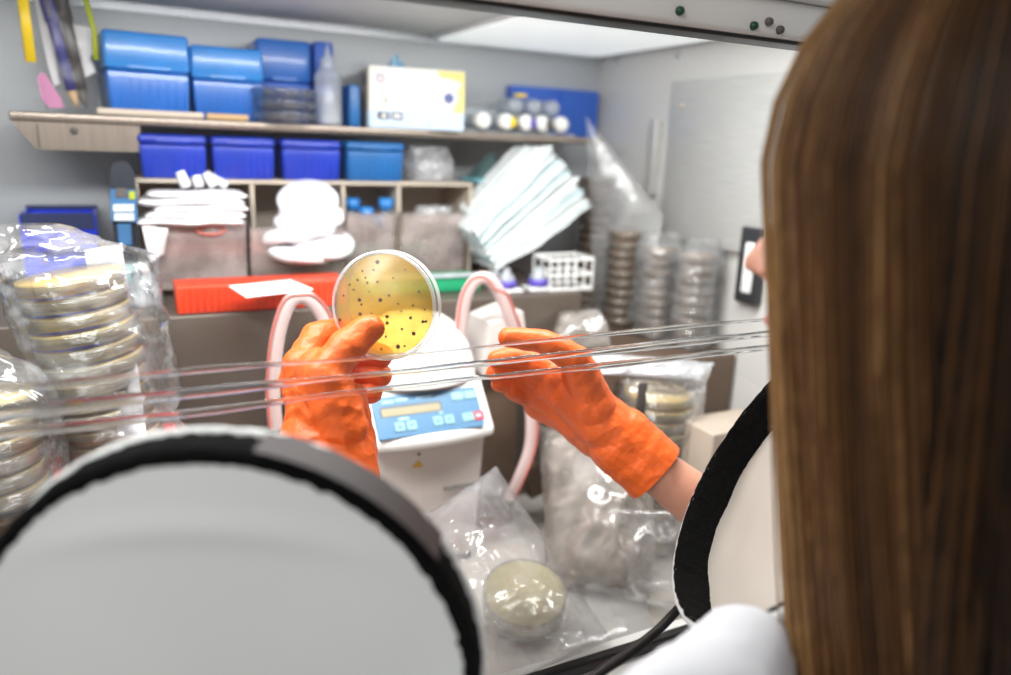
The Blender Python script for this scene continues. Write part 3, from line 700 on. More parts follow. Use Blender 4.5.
# folded white bags and rolls in the first bin
def slab(c, w, d, h, seed, wav=.004):
    mb = MB(); c = V(c)
    for s in (1, -1):
        def fn(u, v):
            x = (u-.5)*w; y = (v-.5)*d; e = min(1, 12*min(u, 1-u, v, 1-v)); e = math.sqrt(max(0, e))
            return c+V((x+.003*noise.noise(V((v*4, seed, 1))), y+.004*noise.noise(V((u*5, seed, 2))), s*h/2*e+wav*noise.noise(V((u*3, v*3, seed)))))
        mb.grid(fn, 26, 20)
    return mb
bx0, bx1 = P(143, 215, Y=.98).x, P(249, 205, Y=.98).x
zb0 = P(200, 226, Y=.985).z
for k in range(5):
    solo('folded_bag', slab(((bx0+bx1)/2+.003*((k*37) % 5-2), YO-.030+.002*k, zb0+.005+.0078*k), bx1-bx0-.006*(k % 3), .07, .0072, k*3.1, .002), 'paper', '%s folded white bag in the heap on the first clear bin' % ['lowest', 'second lowest', 'middle', 'second highest', 'topmost'][k], 'bag')
# corner of a bag hanging over the bin's left side
cn = MB()
def cf2(u, v): return P(142+26*u, 226+2*u, Y=.972).lerp(P(150+14*u, 262-8*u, Y=.975), v)+V((0, .004*math.sin(u*5+v*3), 0))
cn.grid(cf2, 14, 14); solo('paper_flap', cn, 'paper', 'white paper corner hanging over the left side of the first clear bin', 'paper')
for k, (a, b_) in enumerate((((177, 205), (180, 172)), ((190, 206), (196, 176)), ((205, 204), (206, 173)), ((218, 204), (212, 176)))):
    B0, B1 = P(*a, Y=1.0+.012*k), P(*b_, Y=1.002+.012*k)
    B0 = V((B0.x+.012, B0.y, zb0+.045))
    mb = MB().tube([B0, B0.lerp(B1, .5), B1, B1+(B1-B0)*.05], [(.0085, .006), (.0095, .006), (.010, .0055), (.004, .004)], 16)
    solo('paper_roll', mb, 'paper', ['broad white paper roll poking up at the left of the first bin', 'second white paper roll poking up out of the first bin', 'third white paper roll poking up out of the first bin', 'white paper roll poking up furthest right in the first bin'][k], 'roll')
# round pads in the second bin
for k, (px, py, r_, tl) in enumerate(((300, 252, .040, .1), (322, 243, .042, .25), (290, 236, .036, -.15), (305, 226, .040, .1), (312, 214, .042, .35), (308, 200, .040, .5))):
    c = P(px, py, Y=.985+.004*k)
    mm = frame(c, (1, 0, 0.08*((k % 3)-1)), (0, math.cos(tl), math.sin(tl)), (0, -math.sin(tl), math.cos(tl)))
    t_ = .0085
    pd = MB().lathe([(0, t_), (r_*.85, t_*.95), (r_*.97, t_*.5), (r_, 0), (r_*.97, -t_*.5), (r_*.85, -t_), (0, -t_)], 44, mm)
    for i, v in enumerate(pd.v): pd.v[i] = v+V((0, 0, .0035*noise.noise(v*30)))
    solo('gauze_pad', pd, 'gauze', '%s round white pad heaped on the second clear bin' % ['lowest', 'second lowest', 'third lowest', 'third highest', 'second highest', 'topmost'][k], 'pad')
# orange rack and paper
oa, ob = P(176, 300, Y=.90).x, P(345, 300, Y=.90).x
orr = thing('orange_rack', 'long orange ribbed tube rack on the step in front of the bins', 'rack', ((oa+ob)/2, .91, ZT+.0005))
bd = MB().box(((oa+ob)/2, .915, ZT+.0165), (ob-oa, .05, .032), bev=.002); part('body', bd, 'orange', orr)
rb = MB()
for i in range(24): rb.box((oa+.01+(ob-oa-.02)*i/23, .8895, ZT+.016), (.003, .003, .028))
part('rib', rb, 'orange', orr)
pb = [P(229, 286, Z=ZT+.034), P(246, 298, Z=ZT+.034), P(313, 290, Z=ZT+.034), P(288, 278, Z=ZT+.034)]
pq_ = [P(x, y, Z=ZT+.0345) for x, y in ((229, 287), (246, 298), (313, 290), (290, 281))]
mb = MB(); mb.add(pq_+[p+V((0, 0, .0015)) for p in pq_], [(3, 2, 1, 0), (4, 5, 6, 7)]+[(i, (i+1) % 4, (i+1) % 4+4, i+4) for i in range(4)])
solo('paper_card', mb, 'paper', 'flat white card lying on the orange rack below the pads', 'card')
# green tray, purple jars, tube rack on the step's right half
ga, gb = P(365, 275, Y=.93).x, P(482, 275, Y=.93).x
gt = thing('green_tray', 'low green plastic tray with pale bar on the step behind the instrument', 'tray', ((ga+gb)/2, .95, ZT+.0005))
part('tray_body', MB().box(((ga+gb)/2, .955, ZT+.011), (gb-ga, .05, .021), bev=.003), 'green', gt)
part('bar', MB().box(((ga+gb)/2+.01, .931, ZT+.024), (gb-ga+.03, .010, .005), bev=.001), 'frost', gt, label='pale clear bar')
for k, (px, lab) in enumerate(((506, 'purple banded jar on the step behind the pink strap'), (538, 'purple banded jar on a white base beside the white wire rack'))):
    c = P(px, 285, Y=.92); c.z = ZT+.0006
    t = thing('jar', lab, 'jar', c); mm = Matrix.Translation(c)
    part('body', MB().lathe([(0, .004), (.012, .004), (.012, .020), (.006, .026), (.005, .032), (0, .033)], 24, mm), 'frost', t)
    part('band', MB().lathe([(.0122, .006), (.0145, .006), (.0145, .015), (.0122, .015)], 24, mm), 'purple', t, label='purple band')
    part('base', MB().box(c+V((0, 0, .002)), (.038, .034, .004), bev=.001), 'white', t)
ra, rb_ = P(550, 270, Y=.90).x, P(592, 270, Y=.90).x
wr_ = thing('wire_rack', 'small white grid tube rack on the step edge beside the purple jar', 'rack', ((ra+rb_)/2, .93, ZT+.0005))
g = MB(); hz = .044
for zz in (.002, hz*.5, hz):
    g.box(((ra+rb_)/2, .898, ZT+zz+.001), (rb_-ra, .003, .004)); g.box(((ra+rb_)/2, .948, ZT+zz+.001), (rb_-ra, .003, .004))
    for x in (ra, rb_): g.box((x, .923, ZT+zz+.001), (.003, .05, .004))
part('rails', g, 'white', wr_)
for i in range(6):
    for y in (.898, .948): part('bar', MB().box((ra+(rb_-ra)*i/5, y, ZT+hz/2+.001), (.0018, .002, hz)), 'white', wr_)
# teal cloth cone on the organiser end and dark bag beside the masks
cc = P(487, 178, Y=YO+.05)
tc_ = thing('draped_cloth', 'dark teal cloth heaped in a cone beside the masks', 'cloth', (cc.x, cc.y, oz1-.002))
cl = MB()
def cfn(u, v):
    a = 2*PI*u; r_ = .034*(1-v)**.8+.001; fold = 1+.12*math.sin(a*7)*(1-v)
    return V((cc.x+.006*v+r_*fold*math.cos(a), cc.y+r_*fold*math.sin(a), oz1+.001+.045*v))
cl.grid(cfn, 60, 16, True); part('cloth', cl, 'teal', tc_)
hm = MB()
hm.tube([cfn(i/40, 0)*1.0+V((0, 0, .002)) for i in range(41)], .0035, 8); part('hem', hm, 'tealb', tc_, label='lighter teal hem')
bb = MB().box((P(487, 215, Y=YO+.05).x, YO+.055, (oz0+oz1)/2), (.052, .09, oz1-oz0-.004), bev=.003)
solo('brown_box', bb, 'brownish', 'dark brown box on the step under the teal cloth', 'box')
# face masks: a thick sheaf leaning up to the right
mu = (P(590, 185, Y=1.02)-P(497, 265, Y=1.02)).normalized(); mv = V((0, 1, 0)); mw = mv.cross(mu).normalized()
if mw.z < 0: mw = -mw
A0, A1 = P(478, 236, Y=.985), P(500, 268, Y=.985)
NM = 17
def mask_mb(k):
    t = k/(NM-1); rnd = random.Random(k*5+1)
    st0 = P(500+rnd.uniform(-5, 3), 270, Y=.97).lerp(P(474, 232, Y=.97), t); en0 = P(590, 206, Y=.97).lerp(P(548, 147, Y=.97), t**1.05)
    en0 = en0+mu*(.008*math.sin(t*PI)+rnd.uniform(-.006, .006)); mb = MB()
    tw = rnd.uniform(-.006, .006)
    for s in (1, -1):
        def fn(u, v):
            p = st0.lerp(en0, u); e = math.sqrt(max(0, min(1, 14*min(u, 1-u, v, 1-v))))
            pl = .0022*math.sin(v*PI*7)
            sag = .010*math.sin(PI*u)*(t-.4)
            return p+mv*(.095*v)+mw*(s*.0021*e+pl+sag+tw*(v-.5)+.004*noise.noise(V((u*4, v*3, k*.12))))
        mb.grid(fn, 30, 26)
    return mb
for k in range(NM):
    solo('face_mask', mask_mb(k), 'maskb' if k in (4, 9, 12) else 'mask', '%s of the pale pleated masks in the leaning sheaf, counted from the top' % (ORD[NM-1-k] if k else 'lowest'), 'mask', 'pale masks in the leaning sheaf')

# ------------------------------------------------------------------ left of the step: meter, blue bin, cone bottle
ym = .99
q = lambda x, y, dy=0: P(x, y, Y=ym+dy)
zb = ZT+.001
mt = thing('pipette_controller', 'dark blue upright pipette controller with white labels beside the organiser', 'instrument', (q(128, 280).x, ym+.02, zb))
def slant(pts, y0, y1, m_, nm, label=None, bev=None):
    poly = [(P(x, y, Y=ym).x, max(P(x, y, Y=ym).z, zb)) for x, y in pts]
    part(nm, MB().prism(poly, ym+y0, ym+y1), m_, mt, label=label)
slant([(111, 166), (118, 162), (128, 163), (134, 172), (138, 200), (136, 222), (112, 220), (109, 190)], 0, .035, 'dgrey', 'head', 'black rounded head')
slant([(112, 219), (136, 221), (139, 250), (140, 275), (136, 300), (123, 300), (117, 262)], .004, .032, 'dgrey', 'grip')
slant([(110, 189), (136, 190), (138, 222), (111, 221)], -.003, .002, 'steelb', 'front_plate', 'steel blue front plate')
slant([(113, 204), (134, 204), (134, 211), (113, 211)], -.005, -.002, 'plabel', 'upper_label', 'white label')
slant([(114, 213), (134, 213), (134, 220), (114, 220)], -.005, -.002, 'plabel', 'lower_label', 'white label')
slant([(129, 191), (135, 191), (135, 199), (129, 199)], -.005, -.002, 'yellbl', 'sticker', 'yellow green sticker')
slant([(116, 188), (127, 188), (127, 197), (116, 197)], -.005, -.002, 'greyd', 'trigger', 'dark trigger')
slant([(117, 224), (131, 224), (132, 245), (119, 245)], -.001, .006, 'steelb', 'window', 'pale blue window')
slant([(124, 263), (137, 262), (138, 283), (126, 284)], -.001, .006, 'aqua', 'dial', 'pale aqua dial')
slant([(131, 272), (135, 272), (135, 277), (131, 277)], -.003, -.0005, 'ink', 'dial_mark')
lb0, lb1 = P(22, 230, Y=1.06).x, P(95, 230, Y=1.06).x; lz = P(60, 214, Y=1.06).z
bn = thing('blue_bin', 'bright blue open bin on the step behind the bagged plates at the left', 'bin', ((lb0+lb1)/2, 1.1, ZT+.001))
bm_ = MB()
hgt = lz-ZT
bm_.box(((lb0+lb1)/2, 1.065, ZT+hgt*.42), (lb1-lb0, .004, hgt*.82)); bm_.box(((lb0+lb1)/2, 1.15, ZT+hgt*.5), (lb1-lb0, .004, hgt*.98))
for x in (lb0, lb1): bm_.box((x, 1.107, ZT+hgt*.5), (.004, .09, hgt*.98))
bm_.box(((lb0+lb1)/2, 1.107, ZT+.003), (lb1-lb0, .09, .004))
part('shell', bm_, 'bright', bn)
part('rim', MB().box(((lb0+lb1)/2, 1.150, lz), (lb1-lb0+.006, .008, .006), bev=.002), 'darkblue', bn, label='dark blue rim')
part('upper_back', MB().box(((lb0+lb1)/2, 1.062, lz-hgt*.09), (lb1-lb0, .004, hgt*.2)), 'darkblue', bn, label='dark blue upper lip')
c = P(147, 318, Y=.95); c.z = ZT+.0006
bt = thing('cone_bottle', 'small white cone shaped bottle on the step left of the orange rack', 'bottle', c)
hb = P(147, 262, Y=.95).z-ZT
part('body', MB().lathe([(0, 0), (.017, .001), (.019, .004), (.018, hb*.35), (.009, hb*.75), (.006, hb*.8)], 30, Matrix.Translation(c)), 'frost', bt)
part('cap', MB().lathe([(.007, hb*.78), (.008, hb*.8), (.007, hb*.97), (0, hb)], 24, Matrix.Translation(c)), 'capw', bt)

# ------------------------------------------------------------------ bagged plates
def stack(base, axis, n, agar, label, s=1.0, pitch=.0150, jitter=.0012, seed=1):
    axis = V(axis).normalized(); q0 = V((0, 0, 1)).rotation_difference(axis); rnd = random.Random(seed); first = None
    for i in range(n):
        loc = V(base)+axis*(pitch*i)+V((rnd.uniform(-1, 1)*jitter, rnd.uniform(-1, 1)*jitter, 0))
        lab = label % ORD[n-1-i] if n-1-i < len(ORD) else label % 'lowest'
        if first is None: first = make_dish(lab, loc, agar, q0, None, s)
        else: dup(first, loc, lab, q0)
    return V(base)+axis*(pitch*n)
# left bag
topc = P(68, 272, d=.655); ax = V((-.14, .02, 1)).normalized(); nL = 11
baseL = topc-ax*(.0150*nL)
stack(baseL, ax, nL, 'agarp', '%s agar plate from above in the big bagged stack at the left', seed=3)
tray_z = baseL.z-.004
rt_ = thing('red_tray', 'red plastic tray under the bagged plates at the left', 'tray', (baseL.x, baseL.y, ZF+.0005))
part('tray_top', MB().box((baseL.x+.004, baseL.y, tray_z-.008), (.104, .11, .014), bev=.003), 'red', rt_)
part('stand', MB().box((baseL.x+.004, baseL.y, (tray_z-.016+ZF)/2), (.09, .09, tray_z-.016-ZF), bev=.003), 'red', rt_)
X_, Y_ = V((1, 0, 0)), V((0, 1, 0))
sx = V((.006, 0, 0))
rg = [(baseL+V((.004, 0, .003)), X_*.055, Y_*.051), (baseL.lerp(topc, .3)+sx, X_*.058, Y_*.053), (baseL.lerp(topc, .7)+sx*1.4, X_*.060, Y_*.054), (topc+sx*1.5, X_*.060, Y_*.052),
      (topc+V((.006, 0, .014)), X_*.060, Y_*.030), (topc+V((-.010, 0, .026)), X_*.042, Y_*.018), (topc+V((-.024, 0, .042)), X_*.022, Y_*.010)]
lbag = solo('plate_bag', sleeve_bag(rg, 110, 110, .0105, 27, 2), 'bag', 'shiny crumpled clear bag around the tall plate stack at the left', 'bag')
flp = pillow(P(118, 436, d=.66), P(147, 438, d=.66), P(84, 250, d=.70), P(122, 243, d=.70), (0, -.006, 0), .006, 30, 4, 40)
solo('bag_flap', flp, 'bagw', 'loose milky plastic flap hanging right of the left plate stack', 'bag')
# second bag at the far left
t2 = P(-28, 395, d=.60); ax2 = V((-.05, .05, 1)).normalized(); n2 = 6; b2 = t2-ax2*(.0150*n2)
stack(b2, ax2, n2, 'agarp', '%s agar plate from above in the half hidden bag at the left picture edge', seed=8)
solo('plate_bag', sleeve_bag([(b2+V((0, 0, .002)), X_*.053, Y_*.050), (b2.lerp(t2, .6), X_*.058, Y_*.052), (t2, X_*.058, Y_*.048), (t2+V((-.01, 0, .03)), X_*.04, Y_*.02), (t2+V((-.015, 0, .055)), X_*.02, Y_*.008)], 80, 60, .008, 26, 6), 'bag', 'crumpled clear bag of plates half cut off by the left picture edge', 'bag')
solo('plate_stand', MB().box((b2.x, b2.y, (ZF+b2.z-.003)/2), (.11, .085, b2.z-.004-ZF), bev=.003), 'brownish', 'dark brown stand under the half hidden bag of plates', 'stand')
# right bag: tall sleeve standing on the deck
tR = P(660, 384, d=.93); nR = 19
bR = V((tR.x, tR.y, ZF+.002)); pR = (tR.z-bR.z)/nR
pR = .0150; nR = int((tR.z-bR.z)/pR); 
stack(bR, (0, 0, 1), nR, 'agarp', '%s agar plate from above in the tall bagged stack beside the right glove', seed=5)
tR = bR+V((0, 0, pR*nR))
rgR = [(bR+V((0, 0, .003)), X_*.052, Y_*.050), (bR.lerp(tR, .35), X_*.056, Y_*.051), (bR.lerp(tR, .75), X_*.056, Y_*.052), (tR, X_*.057, Y_*.050), (tR+V((.006, 0, .012)), X_*.066, Y_*.030), (tR+V((.008, 0, .020)), X_*.070, Y_*.012)]
rb2 = thing('plate_bag', 'clear bag with white gathered top around the tall plate stack beside the right glove', 'bag', bR)
part('film', sleeve_bag(rgR, 84, 70, .005, 24, 11), 'bag', rb2)
tpb = pillow(P(598, 374, d=.90), P(700, 380, d=.90), P(590, 352, d=.93), P(714, 363, d=.93), (0, -.01, .006), .008, 34, 3, 36)
part('gathered_top', tpb, 'bagm', rb2, label='white gathered bag mouth')
part('label_strip', MB().box(P(641, 404, d=.872), (.0135, .0012, .052), bev=.0005), 'greyd', rb2, label='dark grey label strip')
# stacks at the back right
ZX = P(690, 341, Y=.84).z
solo('brown_box', MB().box(((XS+XR)/2, (.765+1.16)/2, (ZX+ZF)/2), (XR-XS-.008, 1.16-.765, ZX-ZF-.002), bev=.004), 'brownish', 'large dark brown box in the right back corner carrying the plate stacks', 'box')
def back_stack(px, ptop, y, agar, label, s, seed):
    c = P(px, 300, Y=y); zt = P(px, ptop, Y=y).z; z0 = ZX+.001
    n = max(3, int((zt-z0)/.015)); stack((c.x, y, z0), (0, 0, 1), n, agar, label, s, seed=seed); return V((c.x, y, z0+.015*n))
back_stack(590, 176, 1.06, 'agarb', '%s dull brown plate from above in the stack behind the masks', .70, 21)
t_ = back_stack(621, 224, .965, 'agarb', '%s dull brown plate from above in the bare stack left of the two bags', .66, 22)
for px, ptop, y, sd, lab, lab2 in ((657, 240, .885, 23, '%s plate from above in the first bagged stack by the hatch', 'clear bag around the first plate stack below the steel hatch'), (694, 246, .82, 24, '%s plate from above in the bagged stack nearest the latch handle', 'clear bag around the plate stack nearest the black latch handle')):
    t_ = back_stack(px, ptop, y, 'agarb', lab, .66, sd); b0 = V((t_.x, y, ZX+.002))
    solo('plate_bag', sleeve_bag([(b0, X_*.033, Y_*.033), (b0.lerp(t_, .6), X_*.036, Y_*.035), (t_, X_*.036, Y_*.033), (t_+V((.004, 0, .010)), X_*.030, Y_*.014), (t_+V((.006, 0, .020)), X_*.024, Y_*.006)], 64, 60, .006, 40, sd), 'bagt', lab2, 'bag')
# tall thin bag behind the masks
solo('plastic_bag', pillow(P(594, 320, Y=1.0), P(640, 320, Y=.92), P(586, 116, Y=1.02), P(664, 216, Y=.93), (-.006, -.012, 0), .004, 14, 8, 40), 'bagt', 'tall thin clear bag standing open between masks and steel hatch', 'bag')
# ------------------------------------------------------------------ instrument in the middle
yf = .735
ix0, ix1 = P(372, 460, Y=yf).x, P(496, 445, Y=yf).x
w = ix1-ix0; cx = (ix0+ix1)/2; D = .145
zl = P(430, 448, Y=yf).z                 # lower edge of the head
zt2 = P(425, 391, Y=yf+.035).z           # upper edge of the sloping panel
ins = thing('bench_centrifuge', 'white bench instrument with round lid and blue keypad in the middle of the cabinet', 'instrument', (cx, yf+D/2, ZF+.0005))
bdm = MB(); n_ = 10
lo = [(-.43, 0), (.43, 0), (.45, .04), (.45, D), (-.45, D), (-.45, .04)]
bdm.box((cx, yf+.012+(D-.01)/2, (ZF+.006+zl+.01)/2), (w*.93, D-.01, zl+.01-ZF-.006), bev=.012, taper=.90)
part('body', bdm, 'case', ins)
ft = MB()
for sx_ in (-1, 1):
    for yy in (.03, D-.02): ft.lathe([(0, 0), (.010, 0), (.009, .008), (0, .008)], 16, Matrix.Translation((cx+sx_*w*.34, yf+yy, ZF+.0006)))
part('feet', ft, 'black', ins)
hdm = MB()
prof = [(yf, zl), (yf-.004, zl+.004), (yf-.004, zl+.012), (yf+.034, zt2), (yf+.046, zt2+.006), (yf+D+.005, zt2+.006), (yf+D+.005, zl)]
def curve_y(x): return .010*(abs(2*(x-cx)/w))**2.2
sec = [ix0+w*i/24 for i in range(25)]
vs = []; fs = []; k = len(prof)
for i, x in enumerate(sec):
    e = 1-.03*(abs(2*(x-cx)/w))**8
    for (y, z) in prof: vs.append(V((x, y+(curve_y(x) if y < yf+.04 else 0), zl+(z-zl)*e)))
for i in range(24):
    for j in range(k): fs.append((i*k+j, i*k+(j+1) % k, (i+1)*k+(j+1) % k, (i+1)*k+j))
fs += [tuple(range(k)), tuple(24*k+j for j in range(k-1, -1, -1))]
hdm.add(vs, fs); hd_ = part('head', hdm, 'lid', ins)
md = hd_.modifiers.new('b', 'BEVEL'); md.width = .004; md.segments = 3; md.limit_method = 'ANGLE'
# domed lid
lm = MB(); lc = V((cx+.002, yf+D*.60, zt2+.006))
lp = [(0, .076), (.02, .0752), (.035, .072), (.050, .063), (.063, .048), (.0715, .028), (.077, .010), (.078, 0)]
lm.lathe(lp, 64, Matrix.Translation(lc) @ Matrix.Diagonal((1.0, .82, 1.0, 1)))
part('lid', lm, 'lid', ins)
# keypad on the slope
pA = V((cx, yf-.004+.0006, zl+.012)); pB = V((cx, yf+.034, zt2)); sl = (pB-pA); sn = V((0, -sl.z, sl.y)).normalized()
km = frame(pA.lerp(pB, .52)+sn*.0028+V((-.003, .0026, 0)), (1, 0, 0), sl, sn)
kw, kh = w*.84, sl.length*.86
kp = MB().prism(rrect(kw, kh, .003), -.006, 0, 'Z', km); kpd = part('keypad', kp, 'panelb', ins, label='blue keypad')
def on_pad(nm, x, y, ww, hh, m_, z=.0006, r=.0015, parent=None, skew=0):
    poly = [(px+skew*py+x*kw, py+y*kh) for px, py in rrect(ww*kw, hh*kh, min(r, ww*kw*.45, hh*kh*.45))]
    return part(nm, MB().prism(poly, -.001, z, 'Z', km), m_, parent or kpd)
on_pad('display_frame', -.16, .13, .58, .25, 'lcdf', .0004)
on_pad('display', -.16, .10, .55, .19, 'lcd', .0008)
ks = [('key', .30, .30, .12, .19, 'key'), ('key', .43, .30, .11, .19, 'key'), ('key', .36, -.24, .12, .20, 'key'), ('stop_key', .475-.015, -.24, .11, .21, 'keyr'),
      ('key', -.30, -.26, .09, .22, 'key'), ('key', -.19, -.26, .09, .22, 'key'), ('key', .06, -.24, .09, .22, 'key'), ('key', .17, -.24, .09, .22, 'key')]
for i, (nm, x, y, a, b_, m_) in enumerate(ks):
    kx = on_pad(nm, x, y, a, b_, m_, .0012, .0016)
    if nm == 'stop_key': kx['label'] = 'red key'; on_pad('key_mark', x, y, .05, .09, 'printw', .0015, .0005, kx)
    if i >= 4:
        s = 1 if i % 2 == 0 else -1
        tri = [(x*kw-.0022, y*kh-.0018*s), (x*kw+.0022, y*kh-.0018*s), (x*kw, y*kh+.0022*s)]
        part('arrow', MB().prism(tri if s > 0 else tri[::-1], .0010, .0015, 'Z', km), 'panelb', kx)
for x, y, a in ((-.36, .36, .11), (-.23, .38, .11), (-.02, .38, .15), (-.25, -.08, .10), (.11, -.05, .03)): on_pad('key_print', x, y, a, .06, 'printw', .0004, .0008)
# dot, warning label, faint maker's mark on the front
yb_ = yf+.0128
def on_front(px, py): return P(px, py, Y=yb_)
part('dot', disc(*[on_front(419, 454)[i] for i in (0, 2)], .002, yb_), 'ink', ins)
c = on_front(418, 464)
part('warning_label', MB().prism([(c.x-.0065, c.z-.004), (c.x+.0065, c.z-.004), (c.x+.001, c.z+.005)], yb_-.0008, yb_+.002), 'warn', ins, label='yellow warning triangle')
ml = MB(); a0_, a1_ = on_front(445, 489), on_front(473, 484)
for i in range(9):
    p = a0_.lerp(a1_, i/8); hh_ = .0026 if i % 3 else .0036
    ml.prism([(p.x-.0012, p.z-.0018), (p.x+.0008, p.z-.0018), (p.x+.002, p.z+hh_-.001), (p.x, p.z+hh_-.001)], yb_-.0006, yb_+.002)
part('faint_name', ml, 'greytext', ins, label='faint slanted grey lettering')
# second pale unit behind, seen through the loops
solo('pale_unit', MB().prism([(P(286, 400, Y=.86).x, ZF+.001), (P(286, 380, Y=.86).x, P(286, 362, Y=.86).z), (P(330, 318, Y=.86).x, P(330, 320, Y=.86).z), (ix0+.004, P(335, 335, Y=.86).z), (ix0+.004, ZF+.001)], .80, .868), 'case', 'pale grey wedge shaped unit left behind the bench instrument', 'equipment')
wu = thing('pale_unit', 'pale sloping unit on a dark stand right behind the bench instrument', 'equipment', (P(500, 400, Y=.82).x, .834, ZF+.0005))
zu = P(515, 372, Y=.80).z
part('body', MB().prism([(P(462, 330, Y=.82).x+.02, zu), (P(470, 330, Y=.82).x+.02, P(470, 322, Y=.82).z), (P(516, 302, Y=.82).x, P(516, 308, Y=.82).z), (P(522, 400, Y=.82).x, zu)], .80, .868), 'case', wu)
part('stand', MB().box((P(496, 400, Y=.82).x+.004, .838, (zu+ZF)/2), (.05, .05, zu-ZF-.002), bev=.003), 'brownish', wu, label='dark brown stand')
# pale straps
def ribbon(pts, label, hw=.011, flat=(0, 1, 0)):
    t = thing('looped_strap', label, 'strap', (pts[-1].x, pts[-1].y, min(p.z for p in pts)))
    c = spline(pts, 70)
    part('strap_band', MB().tube(c, [(.0080, .0045)]*70, 16, flat=flat), 'strap', t)
    cc_ = sum(c, V((0, 0, 0)))/len(c)
    e = MB().tube([p+V((.0066 if p.x > cc_.x else -.0066, -.0040, .003)) for p in c], .0014, 8, flat=flat); part('strap_edge', e, 'strapr', t, label='reddish strap edge')
q8 = lambda x, y, Y: P(x, y, Y=Y)
ribbon([q8(276, 430, .80), q8(273, 390, .80), q8(277, 340, .80), q8(288, 305, .80), q8(303, 297, .80), q8(318, 308, .80), q8(330, 332, .80), q8(340, 365, .80)], 'pale looped strap left of the white instrument behind the left glove')
ribbon([q8(458, 356, .80), q8(461, 326, .80), q8(466, 296, .80), q8(478, 279, .80), q8(493, 283, .80), q8(508, 312, .80), q8(520, 350, .80), q8(530, 400, .79), q8(530, 445, .78), q8(518, 480, .77), q8(508, 500, .77)], 'pale pink looped strap hanging right of the white instrument')
bk = P(535, 480, Y=.80); solo('buckle', MB().prism([(P(522, 470, Y=.8).x, P(522, 470, Y=.8).z), (P(535, 466, Y=.8).x, P(535, 462, Y=.8).z), (P(551, 488, Y=.8).x, P(551, 486, Y=.8).z), (P(528, 497, Y=.8).x, P(528, 496, Y=.8).z)], .79, .81), 'brownish', 'small dark brown buckle at the lower end of the right strap', 'buckle')

# ------------------------------------------------------------------ bags and plate on the deck
pc_ = P(529, 604, Z=ZF+.03)
d3 = None
axp = V((-.10, -.28, 1)).normalized(); qp = V((0, 0, 1)).rotation_difference(axp)
bp_ = V((pc_.x, pc_.y+.012, ZF+.016))
for i in range(2):
    lab = ['lower', 'upper'][i]+' cream agar plate inside the clear bag at the bottom'
    loc = bp_+axp*(.0152*i)
    d3 = make_dish(lab, loc, 'agary', qp) if i == 0 else dup(d3, loc, lab, qp)
solo('zip_bag', pillow(P(490, 690, d=.64), P(612, 640, d=.72), P(425, 516, d=.74), P(496, 466, d=.80), (-.03, -.045, .035), .008, 22, 12, 64, 1.2), 'bagz', 'clear zip bag with cream plates lying at the bottom before the instrument', 'bag')
solo('zip_bag', pillow(P(560, 650, Z=ZF+.004), P(660, 640, Z=ZF+.004), P(575, 560, Z=ZF+.01), P(630, 560, Z=ZF+.02), (0, -.01, .012), .006, 20, 14, 40), 'bagt', 'thin clear bag corner lying flat on the deck beside the cream plates', 'bag')
solo('plastic_bag', pillow(P(548, 585, Z=ZF+.004), P(650, 600, Z=ZF+.004), P(538, 425, d=1.0), P(650, 445, d=.98), (-.01, -.05, .05), .034, 9, 15, 70), 'silver', 'large crumpled silvery bag on the deck below the right glove', 'bag')
solo('plastic_bag', pillow(P(625, 600, Z=ZF+.004), P(690, 612, Z=ZF+.004), P(612, 510, d=.83), P(690, 510, d=.81), (-.008, -.02, .02), .018, 14, 16, 50), 'bagz', 'clear bag bunched at the foot of the right plate stack', 'bag')
solo('plastic_bag', pillow(P(545, 352, d=1.02), P(612, 350, d=1.02), P(560, 312, d=1.05), P(600, 314, d=1.05), (0, -.02, .02), .016, 14, 17, 40), 'silver', 'brownish crumpled bag above the right glove before the step', 'bag')
bxp = P(732, 444, d=.88)
solo('beige_box', MB().box((bxp.x+.02, bxp.y+.03, (ZF+bxp.z+.016)/2), (.10, .06, bxp.z+.016-ZF), bev=.003), 'beigebox', 'beige box standing right of the tall bagged stack', 'box')
# black cord from the right port
cdp = spline([P(684, 602, d=.60), P(660, 628, d=.57), P(630, 652, d=.54), P(595, 676, d=.51), P(540, 720, d=.47), P(500, 800, d=.44)], 40)
solo('black_cord', MB().tube(cdp, .0036, 12), 'black', 'thin black rubber cord hanging from the right arm port', 'cord')

# ------------------------------------------------------------------ the held plate
tnv = (CR*.22+CU*.13+CF*1).normalized()        # axis from the near face to the far face
hx = (CR-tnv*CR.dot(tnv)).normalized(); hy = tnv.cross(hx)
dc = P(383, 306, d=.612)
qh = frame((0, 0, 0), hx, hy, tnv).to_quaternion()
hp_ = thing('petri_dish', 'round yellow agar plate with dark colonies held up by the left orange glove', 'petri dish', dc, qh)
r = .045; h = .0150
part('base', MB().lathe([(0, 0), (r*.955, 0), (r*.965, .001), (r*.965, h*.8), (r*.945, h*.8), (r*.94, .0015), (0, .0015)], 80), 'dishw', hp_, True)
part('lid', MB().lathe([(0, h), (r*.985, h), (r*1.0, h-.001), (r*1.005, h*.35), (r*.985, h*.3), (r*.98, h-.0015), (0, h-.0015)], 80), 'dishw', hp_, True)
ag = part('agar', MB().lathe([(0, .0018), (r*.925, .0018), (r*.93, .0055), (r*.91, .005), (0, .005)], 80), 'agar', hp_, True)
part('rim_ring', MB().lathe([(r*.945, -.0006), (r*.99, -.0008), (r*1.004, .0006), (r*.985, .0016), (r*.96, .0012)], 90), 'rimw', hp_, True, label='whitish clear rim')
part('lid_rim', MB().lathe([(r*.975, h+.0003), (r*1.004, h), (r*1.014, h-.002), (r*1.012, h*.35), (r*1.007, h*.33)], 90), 'rimw', hp_, True, label='whitish clear rim')
